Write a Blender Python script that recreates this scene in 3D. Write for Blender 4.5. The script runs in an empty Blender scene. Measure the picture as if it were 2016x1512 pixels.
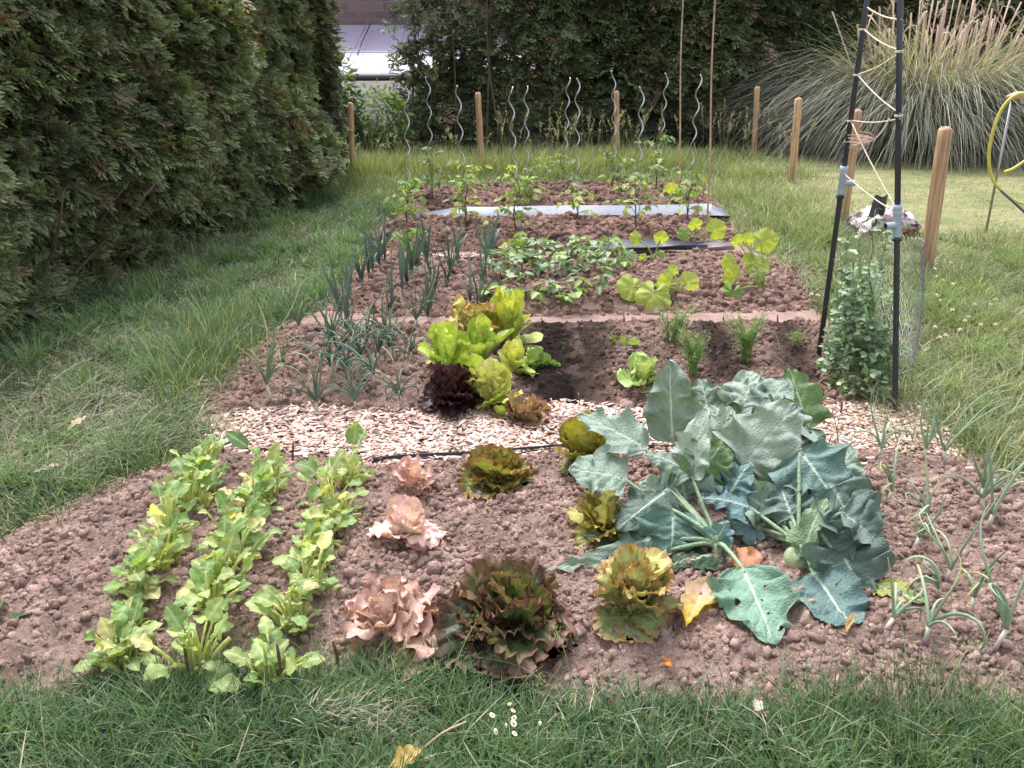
import bpy, math
import numpy as np
from mathutils import Vector

R = np.random.default_rng(7)
rad = math.radians
scene = bpy.context.scene
COL = scene.collection

# ------------------------------------------------------------------ camera geometry
FPX, CX, CY = 1750.0, 1008.0, 756.0
PITCH = math.atan((756 - 80) / FPX)
CAM = np.array([0.0, 0.0, 1.6])
cp, sp = math.cos(PITCH), math.sin(PITCH)
def ray(px, py):
    a = (px - CX) / FPX; b = (CY - py) / FPX
    return np.array([a, cp + b * sp, -sp + b * cp])
def G(px, py, z=0.0):                       # where a photo pixel meets the ground
    d = ray(px, py); t = (z - CAM[2]) / d[2]
    return CAM + d * t
def P(px, py, Y):                           # a point at a known distance
    d = ray(px, py); return CAM + d * (Y / d[1])
def poly(pts): return np.array([G(x, y)[:2] for x, y in pts])

# ------------------------------------------------------------------ helpers
def nrm(a):
    a = np.asarray(a, float)
    return a / np.maximum(np.linalg.norm(a, axis=-1, keepdims=True), 1e-9)
_T = np.random.default_rng(3).random((256, 256))
def vnoise(x, y, s=0):
    x = np.asarray(x, float) + s * 17.31; y = np.asarray(y, float) + s * 9.77
    xi = np.floor(x).astype(int); yi = np.floor(y).astype(int)
    fx = x - xi; fy = y - yi
    fx = fx * fx * (3 - 2 * fx); fy = fy * fy * (3 - 2 * fy)
    a = _T[xi & 255, yi & 255]; b = _T[(xi + 1) & 255, yi & 255]
    c = _T[xi & 255, (yi + 1) & 255]; d = _T[(xi + 1) & 255, (yi + 1) & 255]
    return (a * (1 - fx) + b * fx) * (1 - fy) + (c * (1 - fx) + d * fx) * fy
def fbm(x, y, s=0, o=4):
    r = 0; a = .5; f = 1
    for i in range(o):
        r = r + a * vnoise(x * f, y * f, s + i * 3); a *= .5; f *= 2.03
    return r
def sdf(p, pg):                             # signed distance, negative inside
    p = np.asarray(p)[:, :2]
    n = len(pg); dmin = np.full(len(p), 1e9); ins = np.zeros(len(p), bool)
    for i in range(n):
        a = pg[i]; b = pg[(i + 1) % n]; e = b - a; w = p - a
        t = np.clip((w @ e) / (e @ e + 1e-12), 0, 1)
        q = w - t[:, None] * e
        dmin = np.minimum(dmin, (q * q).sum(1))
        c = ((a[1] <= p[:, 1]) & (b[1] > p[:, 1])) | ((b[1] <= p[:, 1]) & (a[1] > p[:, 1]))
        if abs(e[1]) > 1e-12:
            xi = a[0] + (p[:, 1] - a[1]) / e[1] * e[0]
            ins ^= c & (p[:, 0] < xi)
    d = np.sqrt(dmin)
    return np.where(ins, -d, d)

class Geo:
    def __init__(s): s.v = []; s.q = []; s.t = []; s.c = []; s.n = 0
    def add(s, V, F4=None, F3=None, col=(1, 1, 1)):
        V = np.asarray(V, float).reshape(-1, 3)
        s.v.append(V)
        c = np.asarray(col, float)
        s.c.append(np.broadcast_to(c, (len(V), 3)) if c.ndim == 1 else c.reshape(-1, 3))
        if F4 is not None and len(F4): s.q.append(np.asarray(F4).reshape(-1, 4) + s.n)
        if F3 is not None and len(F3): s.t.append(np.asarray(F3).reshape(-1, 3) + s.n)
        s.n += len(V); return s
    def mesh(s, name, mat, origin=(0, 0, 0), smooth=True):
        V = np.concatenate(s.v) - np.asarray(origin, float)
        C = np.concatenate(s.c)
        Q = np.concatenate(s.q) if s.q else np.zeros((0, 4), int)
        T = np.concatenate(s.t) if s.t else np.zeros((0, 3), int)
        m = bpy.data.meshes.new(name)
        m.vertices.add(len(V)); m.vertices.foreach_set('co', V.astype(np.float32).ravel())
        nl = Q.size + T.size
        m.loops.add(nl); m.loops.foreach_set('vertex_index', np.concatenate([Q.ravel(), T.ravel()]).astype(np.int32))
        m.polygons.add(len(Q) + len(T))
        st = np.concatenate([np.arange(len(Q)) * 4, Q.size + np.arange(len(T)) * 3]).astype(np.int32)
        m.polygons.foreach_set('loop_start', st)
        if smooth: m.polygons.foreach_set('use_smooth', np.ones(len(Q) + len(T), bool))
        at = m.attributes.new('Col', 'FLOAT_COLOR', 'POINT')
        at.data.foreach_set('color', np.concatenate([C, np.ones((len(C), 1))], 1).astype(np.float32).ravel())
        m.materials.append(mat); m.update(calc_edges=True); m.validate()
        return m
    def build(s, name, mat, parent=None, origin=None, smooth=True):
        if parent is not None: origin = tuple(parent['_o'])
        if origin is None: origin = (0, 0, 0)
        o = bpy.data.objects.new(name, s.mesh(name, mat, origin, smooth)); COL.objects.link(o)
        if parent is not None: o.parent = parent
        else: o.location = origin
        o['_o'] = tuple(float(x) for x in origin)
        return o
def thing(name, label, cat, loc, group=None):
    o = bpy.data.objects.new(name, None); COL.objects.link(o)
    o.location = tuple(float(x) for x in loc); o['_o'] = tuple(float(x) for x in loc)
    o.empty_display_size = .1
    return tag(o, label, cat, group)
def tag(o, label, cat, group=None):
    o['label'] = label; o['category'] = cat
    if group: o['group'] = group
    return o
def kind(o, k, label=None):
    o['kind'] = k
    if label: o['label'] = label
    return o
ORD = ['first', 'second', 'third', 'fourth', 'fifth', 'sixth', 'seventh', 'eighth', 'ninth', 'tenth', 'eleventh', 'twelfth']

def grid_faces(nu, nv):
    i = np.arange(nu - 1)[:, None] * nv + np.arange(nv - 1)[None, :]
    return np.stack([i, i + 1, i + nv + 1, i + nv], -1).reshape(-1, 4)
def tube(pts, r, k=6, cap=True):
    pts = np.asarray(pts, float); n = len(pts); r = np.broadcast_to(np.asarray(r, float), (n,))
    d = nrm(np.gradient(pts, axis=0))
    ref = np.array([0., 0, 1]) if abs(d[0, 2]) < .9 else np.array([1., 0, 0])
    a = np.zeros((n, 3)); x = nrm(np.cross(ref, d[0]))
    for i in range(n):
        x = x - d[i] * (x @ d[i]); x = nrm(x); a[i] = x
    b = np.cross(d, a)
    th = np.arange(k) * 2 * np.pi / k
    V = pts[:, None] + r[:, None, None] * (np.cos(th)[None, :, None] * a[:, None] + np.sin(th)[None, :, None] * b[:, None])
    i = np.arange(n - 1)[:, None] * k; j = np.arange(k)[None]; j2 = (j + 1) % k
    F = np.stack([i + j, i + j2, i + k + j2, i + k + j], -1).reshape(-1, 4)
    V = V.reshape(-1, 3); T = []
    if cap:
        V = np.concatenate([V, pts[:1], pts[-1:]])
        c0, c1 = n * k, n * k + 1
        for q in range(k):
            T.append((c0, (q + 1) % k, q)); T.append((c1, (n - 1) * k + q, (n - 1) * k + (q + 1) % k))
    return V, F, T
def curve(p, n=12):                         # Catmull-Rom through points
    p = [np.asarray(q, float) for q in p]
    p = [2 * p[0] - p[1]] + p + [2 * p[-1] - p[-2]]
    out = []; m = len(p) - 3
    for i in range(m):
        a, b, c, d = p[i:i + 4]
        k = max(2, n // m)
        for t in np.linspace(0, 1, k, endpoint=(i == m - 1)):
            out.append(.5 * ((2 * b) + (c - a) * t + (2 * a - 5 * b + 4 * c - d) * t * t + (3 * b - a - 3 * c + d) * t ** 3))
    return np.array(out)
def place(V, o, d, n):
    d = nrm(d); n = np.asarray(n, float); n = nrm(n - d * (n @ d)); x = np.cross(d, n)
    return np.asarray(o) + V[:, 0:1] * x + V[:, 1:2] * d + V[:, 2:3] * n
def ovate(w=.4, tipp=1.0):
    def f(u): return np.sin(np.pi * np.clip(u, 0, 1) ** (math.log(.5) / math.log(w))) ** tipp
    return f
def leaf(L, W, prof, nu=9, nv=5, droop=0., cup=0., ruf=0., rufn=4, jag=0., jagn=8, rng=R, twist=0., pow_=1.0, crease=0.0):
    u = np.linspace(0, 1, nu)[:, None] * np.ones((1, nv)); v = np.ones((nu, 1)) * np.linspace(-1, 1, nv)[None]
    ph = rng.random(2) * 10
    side = (v > 0).astype(float)
    w = W / 2 * prof(u)
    if jag:
        w = w * (1 + jag * (vnoise(u * jagn, side * 7 + ph[0], 1) * 2 - 1) * np.abs(v) ** .5 * 1.0)
    th = -droop * u ** 1.3
    du = L / (nu - 1)
    y = np.concatenate([np.zeros((1, nv)), np.cumsum(np.cos(th)[:-1] * du, 0)])
    z0 = np.concatenate([np.zeros((1, nv)), np.cumsum(np.sin(th)[:-1] * du, 0)])
    x = w * v
    av = np.abs(v)
    z = cup * av ** 2 * w + crease * av * w
    if ruf:
        z = z + ruf * W / 2 * av ** 1.6 * np.minimum(1, prof(u) * 1.3) * np.sin(2 * np.pi * (rufn * u + ph[1] + side * .37) + 1.3 * np.sin(7 * u + ph[0] * 3)) 
        y = y + .35 * ruf * W * av ** 2 * np.cos(2 * np.pi * (rufn * u + ph[1] * 2))* prof(u)
    if twist:
        ct, s_ = np.cos(twist * u), np.sin(twist * u); x, z = x * ct - z * s_, x * s_ + z * ct
    # bend offsets along local normal of the midrib
    V = np.stack([x, y - z * np.sin(th), z0 + z * np.cos(th)], -1).reshape(-1, 3)
    return V, grid_faces(nu, nv), u.ravel(), v.ravel()
def lerp(a, b, t):
    a = np.asarray(a, float); b = np.asarray(b, float); t = np.asarray(t)[..., None]
    return a * (1 - t) + b * t
def blades(Pt, L, W, az, th0, th1, col, tipcol=None, nseg=3, wpow=1.3, rng=R, spin=None):
    n = len(Pt); L = np.broadcast_to(L, (n,)); W = np.broadcast_to(W, (n,))
    th0 = np.broadcast_to(th0, (n,)); th1 = np.broadcast_to(th1, (n,))
    dirx = np.stack([np.cos(az), np.sin(az)], -1)
    sa = az + np.pi / 2 + (rng.normal(0, .5, n) if spin is None else spin)
    side = np.stack([np.cos(sa), np.sin(sa), np.zeros(n)], -1)
    cur = np.array(Pt, float); V = []; C = []
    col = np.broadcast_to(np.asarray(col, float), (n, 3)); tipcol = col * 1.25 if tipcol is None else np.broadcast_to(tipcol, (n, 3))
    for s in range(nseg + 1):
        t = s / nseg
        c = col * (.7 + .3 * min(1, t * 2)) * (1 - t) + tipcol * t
        if s < nseg:
            w = (W * (1 - t ** wpow) * .5 * (1 if s else .75))[:, None]
            V += [cur - side * w, cur + side * w]; C += [c, c]
        else:
            V.append(cur.copy()); C.append(c)
        th = th0 + (th1 - th0) * (t + .5 / nseg)
        st = L / nseg
        cur = cur + np.concatenate([dirx * (np.sin(th) * st)[:, None], (np.cos(th) * st)[:, None]], 1)
        if s < nseg: pass
    m = 2 * nseg + 1
    V = np.stack(V, 1).reshape(-1, 3); C = np.stack(C, 1).reshape(-1, 3)
    b = np.arange(n)[:, None] * m
    Q = np.concatenate([b + np.array([[2 * s, 2 * s + 1, 2 * s + 3, 2 * s + 2]]) for s in range(nseg - 1)]) if nseg > 1 else np.zeros((0, 4), int)
    T = b + np.array([[2 * nseg - 2, 2 * nseg - 1, 2 * nseg]])
    return V, Q, T, C
def frames(d, n):
    d = nrm(d); n = n - d * (n * d).sum(1, keepdims=True); n = nrm(n); x = np.cross(d, n)
    return np.stack([x, d, n], 1)            # rows
def instance(tv, tf4, tf3, tc, O, D, N, S, colmul):
    """many copies of one small template merged in one mesh"""
    M = frames(D, N); n = len(O); k = len(tv)
    V = O[:, None] + np.einsum('vk,nkj->nvj', tv, M) * S[:, None, None]
    C = tc[None] * colmul[:, None]
    off = (np.arange(n) * k)[:, None, None]
    F4 = (np.asarray(tf4)[None] + off).reshape(-1, 4) if len(tf4) else None
    F3 = (np.asarray(tf3)[None] + off).reshape(-1, 3) if len(tf3) else None
    return V.reshape(-1, 3), F4, F3, C.reshape(-1, 3)

# ------------------------------------------------------------------ materials
def newmat(name):
    m = bpy.data.materials.new(name); m.use_nodes = True; nt = m.node_tree
    for n in list(nt.nodes): nt.nodes.remove(n)
    out = nt.nodes.new('ShaderNodeOutputMaterial'); return m, nt, out
def N(nt, t, **kw):
    n = nt.nodes.new(t)
    for k, v in kw.items(): setattr(n, k, v)
    return n
def vary(nt, scale, amount, src):            # colour multiplied by soft noise
    tc = N(nt, 'ShaderNodeTexCoord'); no = N(nt, 'ShaderNodeTexNoise')
    no.inputs['Scale'].default_value = scale; no.inputs['Detail'].default_value = 5
    nt.links.new(tc.outputs['Object'], no.inputs['Vector'])
    mr = N(nt, 'ShaderNodeMapRange'); mr.inputs[1].default_value = .3; mr.inputs[2].default_value = .7
    mr.inputs[3].default_value = 1 - amount; mr.inputs[4].default_value = 1 + amount
    nt.links.new(no.outputs['Fac'], mr.inputs[0])
    mx = N(nt, 'ShaderNodeVectorMath', operation='SCALE')
    nt.links.new(src, mx.inputs[0]); nt.links.new(mr.outputs[0], mx.inputs['Scale'])
    return mx.outputs[0], no
def m_attr(name, rough=.6, transl=0., tcol=(1.3, 1.25, .5), spec=.3, scale=40, amount=.18, bump=0., bscale=120, vor=0.):
    m, nt, out = newmat(name)
    at = N(nt, 'ShaderNodeAttribute', attribute_name='Col')
    c, no = vary(nt, scale, amount, at.outputs['Color'])
    b = N(nt, 'ShaderNodeBsdfPrincipled'); b.inputs['Roughness'].default_value = rough
    b.inputs['Specular IOR Level'].default_value = spec
    nt.links.new(c, b.inputs['Base Color'])
    if bump:
        tc = N(nt, 'ShaderNodeTexCoord'); n2 = N(nt, 'ShaderNodeTexNoise'); n2.inputs['Scale'].default_value = bscale; n2.inputs['Detail'].default_value = 4
        nt.links.new(tc.outputs['Object'], n2.inputs['Vector'])
        bp = N(nt, 'ShaderNodeBump'); bp.inputs['Strength'].default_value = bump; bp.inputs['Distance'].default_value = .01
        nt.links.new(n2.outputs['Fac'], bp.inputs['Height']); nt.links.new(bp.outputs[0], b.inputs['Normal'])
    if vor:                                  # fine vein network
        tc = N(nt, 'ShaderNodeTexCoord'); vo = N(nt, 'ShaderNodeTexVoronoi', feature='DISTANCE_TO_EDGE'); vo.inputs['Scale'].default_value = vor
        nt.links.new(tc.outputs['Object'], vo.inputs['Vector'])
        mr = N(nt, 'ShaderNodeMapRange'); mr.inputs[1].default_value = 0; mr.inputs[2].default_value = .10; mr.inputs[3].default_value = 1.16; mr.inputs[4].default_value = .97
        nt.links.new(vo.outputs['Distance'], mr.inputs[0]); v2 = N(nt, 'ShaderNodeVectorMath', operation='SCALE')
        nt.links.new(c, v2.inputs[0]); nt.links.new(mr.outputs[0], v2.inputs['Scale']); nt.links.new(v2.outputs[0], b.inputs['Base Color'])
        b2 = N(nt, 'ShaderNodeBump'); b2.inputs['Strength'].default_value = .45; b2.inputs['Distance'].default_value = .004
        mm = N(nt, 'ShaderNodeMapRange'); mm.inputs[1].default_value = 0; mm.inputs[2].default_value = .3; nt.links.new(vo.outputs['Distance'], mm.inputs[0]); nt.links.new(mm.outputs[0], b2.inputs['Height'])
        if bump: nt.links.new(bp.outputs[0], b2.inputs['Normal'])
        nt.links.new(b2.outputs[0], b.inputs['Normal'])
    if transl:
        tr = N(nt, 'ShaderNodeBsdfTranslucent')
        mu = N(nt, 'ShaderNodeVectorMath', operation='MULTIPLY'); mu.inputs[1].default_value = tcol
        nt.links.new(c, mu.inputs[0]); nt.links.new(mu.outputs[0], tr.inputs['Color'])
        mix = N(nt, 'ShaderNodeMixShader'); mix.inputs[0].default_value = transl
        nt.links.new(b.outputs[0], mix.inputs[1]); nt.links.new(tr.outputs[0], mix.inputs[2])
        nt.links.new(mix.outputs[0], out.inputs[0])
    else: nt.links.new(b.outputs[0], out.inputs[0])
    return m
M_GRASS = m_attr('grass blades', .5, .35, (1.3, 1.3, .6), .35, 3, .15)
M_LEAF = m_attr('soft leaf', .5, .38, (1.5, 1.45, .5), .35, 60, .16, .25, 150)
M_BRASS = m_attr('waxy leaf', .42, .14, (1.3, 1.5, .5), .42, 45, .12, .25, 220)
M_KOHL = m_attr('kohlrabi leaf', .55, .13, (1.3, 1.5, .5), .28, 35, .14, .25, 220, vor=95)
M_LETT = m_attr('lettuce leaf', .42, .22, (1.3, 1.2, .7), .4, 70, .2, .35, 120)
M_HEDGE = m_attr('conifer spray', .6, .2, (1.3, 1.3, .5), .25, 2, .25)
M_ROOT = m_attr('matte', .8, 0, spec=.2, scale=30, amount=.2, bump=.3, bscale=90)
M_DARK = m_attr('hedge core', 1., 0, spec=0, scale=6, amount=.5)
M_CHIP = m_attr('wood chip', .8, 0, spec=.15, scale=90, amount=.22, bump=.3, bscale=200)
M_PLASTIC = m_attr('plastic', .38, 0, spec=.5, scale=12, amount=.12, bump=.1, bscale=40)
M_METAL = None
def m_soil(name, c0, c1, c2):
    m, nt, out = newmat(name)
    tc = N(nt, 'ShaderNodeTexCoord')
    n1 = N(nt, 'ShaderNodeTexNoise'); n1.inputs['Scale'].default_value = 9; n1.inputs['Detail'].default_value = 9; n1.inputs['Roughness'].default_value = .65
    n2 = N(nt, 'ShaderNodeTexNoise'); n2.inputs['Scale'].default_value = 160; n2.inputs['Detail'].default_value = 6; n2.inputs['Roughness'].default_value = .7
    for n in (n1, n2): nt.links.new(tc.outputs['Object'], n.inputs['Vector'])
    ad = N(nt, 'ShaderNodeMath', operation='MULTIPLY_ADD'); ad.inputs[1].default_value = .55
    nt.links.new(n2.outputs['Fac'], ad.inputs[0])
    m2 = N(nt, 'ShaderNodeMath', operation='MULTIPLY'); m2.inputs[1].default_value = .5; nt.links.new(n1.outputs['Fac'], m2.inputs[0]); nt.links.new(m2.outputs[0], ad.inputs[2])
    cr = N(nt, 'ShaderNodeValToRGB'); e = cr.color_ramp.elements
    e[0].position = .36; e[0].color = (*c0, 1); e[1].position = .68; e[1].color = (*c2, 1)
    x = cr.color_ramp.elements.new(.52); x.color = (*c1, 1)
    nt.links.new(ad.outputs[0], cr.inputs[0])
    at = N(nt, 'ShaderNodeAttribute', attribute_name='Col')
    mu = N(nt, 'ShaderNodeVectorMath', operation='MULTIPLY'); nt.links.new(cr.outputs[0], mu.inputs[0]); nt.links.new(at.outputs['Color'], mu.inputs[1])
    b = N(nt, 'ShaderNodeBsdfPrincipled'); b.inputs['Roughness'].default_value = .95; b.inputs['Specular IOR Level'].default_value = .12
    nt.links.new(mu.outputs[0], b.inputs['Base Color'])
    bp = N(nt, 'ShaderNodeBump'); bp.inputs['Strength'].default_value = .7; bp.inputs['Distance'].default_value = .012
    nt.links.new(n2.outputs['Fac'], bp.inputs['Height']); nt.links.new(bp.outputs[0], b.inputs['Normal'])
    nt.links.new(b.outputs[0], out.inputs[0]); return m
M_SOIL = m_soil('soil', (.12, .078, .064), (.275, .19, .163), (.475, .35, .308))  # dark end of the ramp paints shaded crevices, pale end lit crumbs
M_PACK = m_soil('packed earth', (.19, .125, .108), (.31, .215, .188), (.45, .33, .295))
M_TURF = m_soil('turf earth', (.06, .065, .04), (.10, .11, .06), (.17, .165, .10))
M_LAWN = m_soil('mown lawn', (.13, .145, .075), (.23, .235, .125), (.36, .33, .19))
def m_wood():
    m, nt, out = newmat('turned pine post')
    tc = N(nt, 'ShaderNodeTexCoord'); mp = N(nt, 'ShaderNodeMapping'); mp.inputs['Scale'].default_value = (22, 22, 1.2)
    nt.links.new(tc.outputs['Object'], mp.inputs[0])
    no = N(nt, 'ShaderNodeTexNoise'); no.inputs['Scale'].default_value = 2.5; no.inputs['Detail'].default_value = 8
    nt.links.new(mp.outputs[0], no.inputs['Vector'])
    cr = N(nt, 'ShaderNodeValToRGB'); e = cr.color_ramp.elements
    e[0].position = .28; e[0].color = (.20, .11, .06, 1); x_ = cr.color_ramp.elements.new(.42); x_.color = (.42, .25, .14, 1); e = [cr.color_ramp.elements[0], cr.color_ramp.elements[-1]]; e[1].position = .7; e[1].color = (.66, .43, .26, 1)
    nt.links.new(no.outputs['Fac'], cr.inputs[0])
    at = N(nt, 'ShaderNodeAttribute', attribute_name='Col')
    mu = N(nt, 'ShaderNodeVectorMath', operation='MULTIPLY'); nt.links.new(cr.outputs[0], mu.inputs[0]); nt.links.new(at.outputs['Color'], mu.inputs[1])
    b = N(nt, 'ShaderNodeBsdfPrincipled'); b.inputs['Roughness'].default_value = .75
    bp = N(nt, 'ShaderNodeBump'); bp.inputs['Strength'].default_value = .3; bp.inputs['Distance'].default_value = .004
    nt.links.new(no.outputs['Fac'], bp.inputs['Height']); nt.links.new(bp.outputs[0], b.inputs['Normal'])
    nt.links.new(mu.outputs[0], b.inputs['Base Color']); nt.links.new(b.outputs[0], out.inputs[0]); return m
M_WOOD = m_wood()
def m_metal():
    m, nt, out = newmat('galvanised steel')
    at = N(nt, 'ShaderNodeAttribute', attribute_name='Col')
    c, no = vary(nt, 60, .15, at.outputs['Color'])
    b = N(nt, 'ShaderNodeBsdfPrincipled'); b.inputs['Metallic'].default_value = .85; b.inputs['Roughness'].default_value = .33
    nt.links.new(c, b.inputs['Base Color']); nt.links.new(b.outputs[0], out.inputs[0]); return m
M_METAL = m_metal()
def m_brick():
    m, nt, out = newmat('old brickwork')
    tc = N(nt, 'ShaderNodeTexCoord'); mp = N(nt, 'ShaderNodeMapping'); mp.inputs['Rotation'].default_value = (rad(90), 0, 0)
    nt.links.new(tc.outputs['Object'], mp.inputs[0])
    br = N(nt, 'ShaderNodeTexBrick'); br.inputs['Scale'].default_value = 1; br.inputs['Brick Width'].default_value = .36; br.inputs['Row Height'].default_value = .17
    br.inputs['Mortar Size'].default_value = .012
    br.inputs['Color1'].default_value = (.13, .085, .085, 1); br.inputs['Color2'].default_value = (.30, .19, .16, 1); br.inputs['Mortar'].default_value = (.28, .23, .22, 1)
    nt.links.new(mp.outputs[0], br.inputs['Vector'])
    no = N(nt, 'ShaderNodeTexNoise'); no.inputs['Scale'].default_value = 2.2; no.inputs['Detail'].default_value = 6
    nt.links.new(mp.outputs[0], no.inputs['Vector'])
    mx = N(nt, 'ShaderNodeMix', data_type='RGBA'); mx.inputs[7].default_value = (.19, .15, .165, 1)
    nt.links.new(no.outputs['Fac'], mx.inputs[0]); nt.links.new(br.outputs['Color'], mx.inputs[6])
    b = N(nt, 'ShaderNodeBsdfPrincipled'); b.inputs['Roughness'].default_value = .9
    nt.links.new(mx.outputs[2], b.inputs['Base Color']); nt.links.new(b.outputs[0], out.inputs[0]); return m
M_BRICK = m_brick()

# ------------------------------------------------------------------ ground, beds and path
GARDEN = poly([(-260, 1130), (0, 1070), (120, 1010), (230, 955), (370, 903), (420, 870), (405, 810), (470, 722), (560, 642), (640, 612), (690, 545), (738, 500),
               (742, 452), (795, 424), (790, 382), (1100, 370), (1390, 373), (1432, 430), (1465, 490), (1555, 530), (1605, 600), (1632, 650), (1640, 760), (1800, 806), (1875, 880),
               (2016, 945), (2250, 1000), (2250, 1420), (2016, 1412), (1700, 1400), (1400, 1412), (1200, 1400), (1000, 1365), (850, 1330), (600, 1350), (450, 1330), (250, 1350), (0, 1395), (-300, 1420)])
g = Geo(); s = 900.0
g.add([(-s, -s, 0), (s, -s, 0), (s, s, 0), (-s, s, 0)], [(0, 1, 2, 3)], col=(1, 1, 1))
kind(g.build('ground', M_TURF), 'structure', 'grassy garden ground running under the hedges')
LAWN = poly([(1500, 308), (2300, 308), (2600, 330), (2700, 420), (2016, 520), (1860, 500), (1700, 440), (1580, 400), (1500, 345)])
g = Geo(); xs = np.linspace(2.2, 13, 120); ys = np.linspace(6.2, 15, 110)
X, Y = np.meshgrid(xs, ys); pv = np.stack([X.ravel(), Y.ravel()], 1)
dl = sdf(pv, LAWN) + .35 * (fbm(pv[:, 0] * 2, pv[:, 1] * 2) - .5)
zz = np.where(dl < 0, .012, -.05 * np.clip(dl * 4, 0, 1) + .012)
g.add(np.column_stack([pv, zz]), grid_faces(110, 120), col=lerp((.72, .80, .7), (1.18, 1.1, 1.1), np.clip((fbm(pv[:, 0] * 1.6, pv[:, 1] * 3.5, 31) - .3) * 2.4, 0, 1)))
kind(g.build('mown_lawn', M_LAWN), 'structure', 'short mown pale lawn behind the right fence posts')
# packed earth under the whole plot
x0, y0 = GARDEN.min(0) - .1; x1, y1 = GARDEN.max(0) + .1
nx, ny = int((x1 - x0) / .05), int((y1 - y0) / .05)
X, Y = np.meshgrid(np.linspace(x0, x1, nx), np.linspace(y0, y1, ny)); pv = np.stack([X.ravel(), Y.ravel()], 1)
dg = sdf(pv, GARDEN) + .12 * (fbm(pv[:, 0] * 6, pv[:, 1] * 6, 4) - .5)
zz = np.where(dg < 0, .010 + .008 * fbm(pv[:, 0] * 9, pv[:, 1] * 9, 8), .010 - np.clip(dg * .5, 0, .05))
g = Geo().add(np.column_stack([pv, zz]), grid_faces(ny, nx), col=lerp((.95, .95, .95), (1.05, 1.03, 1.02), fbm(pv[:, 0], pv[:, 1])))
kind(g.build('garden_path', M_PACK), 'structure', 'trodden pinkish earth paths between the beds')

CLODV = None
def ico():
    t = (1 + 5 ** .5) / 2
    v = [(-1, t, 0), (1, t, 0), (-1, -t, 0), (1, -t, 0), (0, -1, t), (0, 1, t), (0, -1, -t), (0, 1, -t), (t, 0, -1), (t, 0, 1), (-t, 0, -1), (-t, 0, 1)]
    f = [(0, 11, 5), (0, 5, 1), (0, 1, 7), (0, 7, 10), (0, 10, 11), (1, 5, 9), (5, 11, 4), (11, 10, 2), (10, 7, 6), (7, 1, 8), (3, 9, 4), (3, 4, 2), (3, 2, 6), (3, 6, 8), (3, 8, 9), (4, 9, 5), (2, 4, 11), (6, 2, 10), (8, 6, 7), (9, 8, 1)]
    v = [np.array(a, float) / np.linalg.norm(a) for a in v]; mid = {}; nf = []
    def mp(a, b):
        k = (min(a, b), max(a, b))
        if k not in mid: mid[k] = len(v); m = v[a] + v[b]; v.append(m / np.linalg.norm(m))
        return mid[k]
    for a, b, c in f:
        x, y, z = mp(a, b), mp(b, c), mp(c, a); nf += [(a, x, z), (b, y, x), (c, z, y), (x, y, z)]
    return np.array(v), np.array(nf)
IV, IF = ico()
def subdiv(v, f):
    mid = {}; v = list(v); nf = []
    def mp(a, b):
        k = (min(a, b), max(a, b))
        if k not in mid: mid[k] = len(v); m = v[a] + v[b]; v.append(m / np.linalg.norm(m))
        return mid[k]
    for a, b, c in f:
        x, y, z = mp(a, b), mp(b, c), mp(c, a); nf += [(a, x, z), (b, y, x), (c, z, y), (x, y, z)]
    return np.array(v), np.array(nf)

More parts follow.
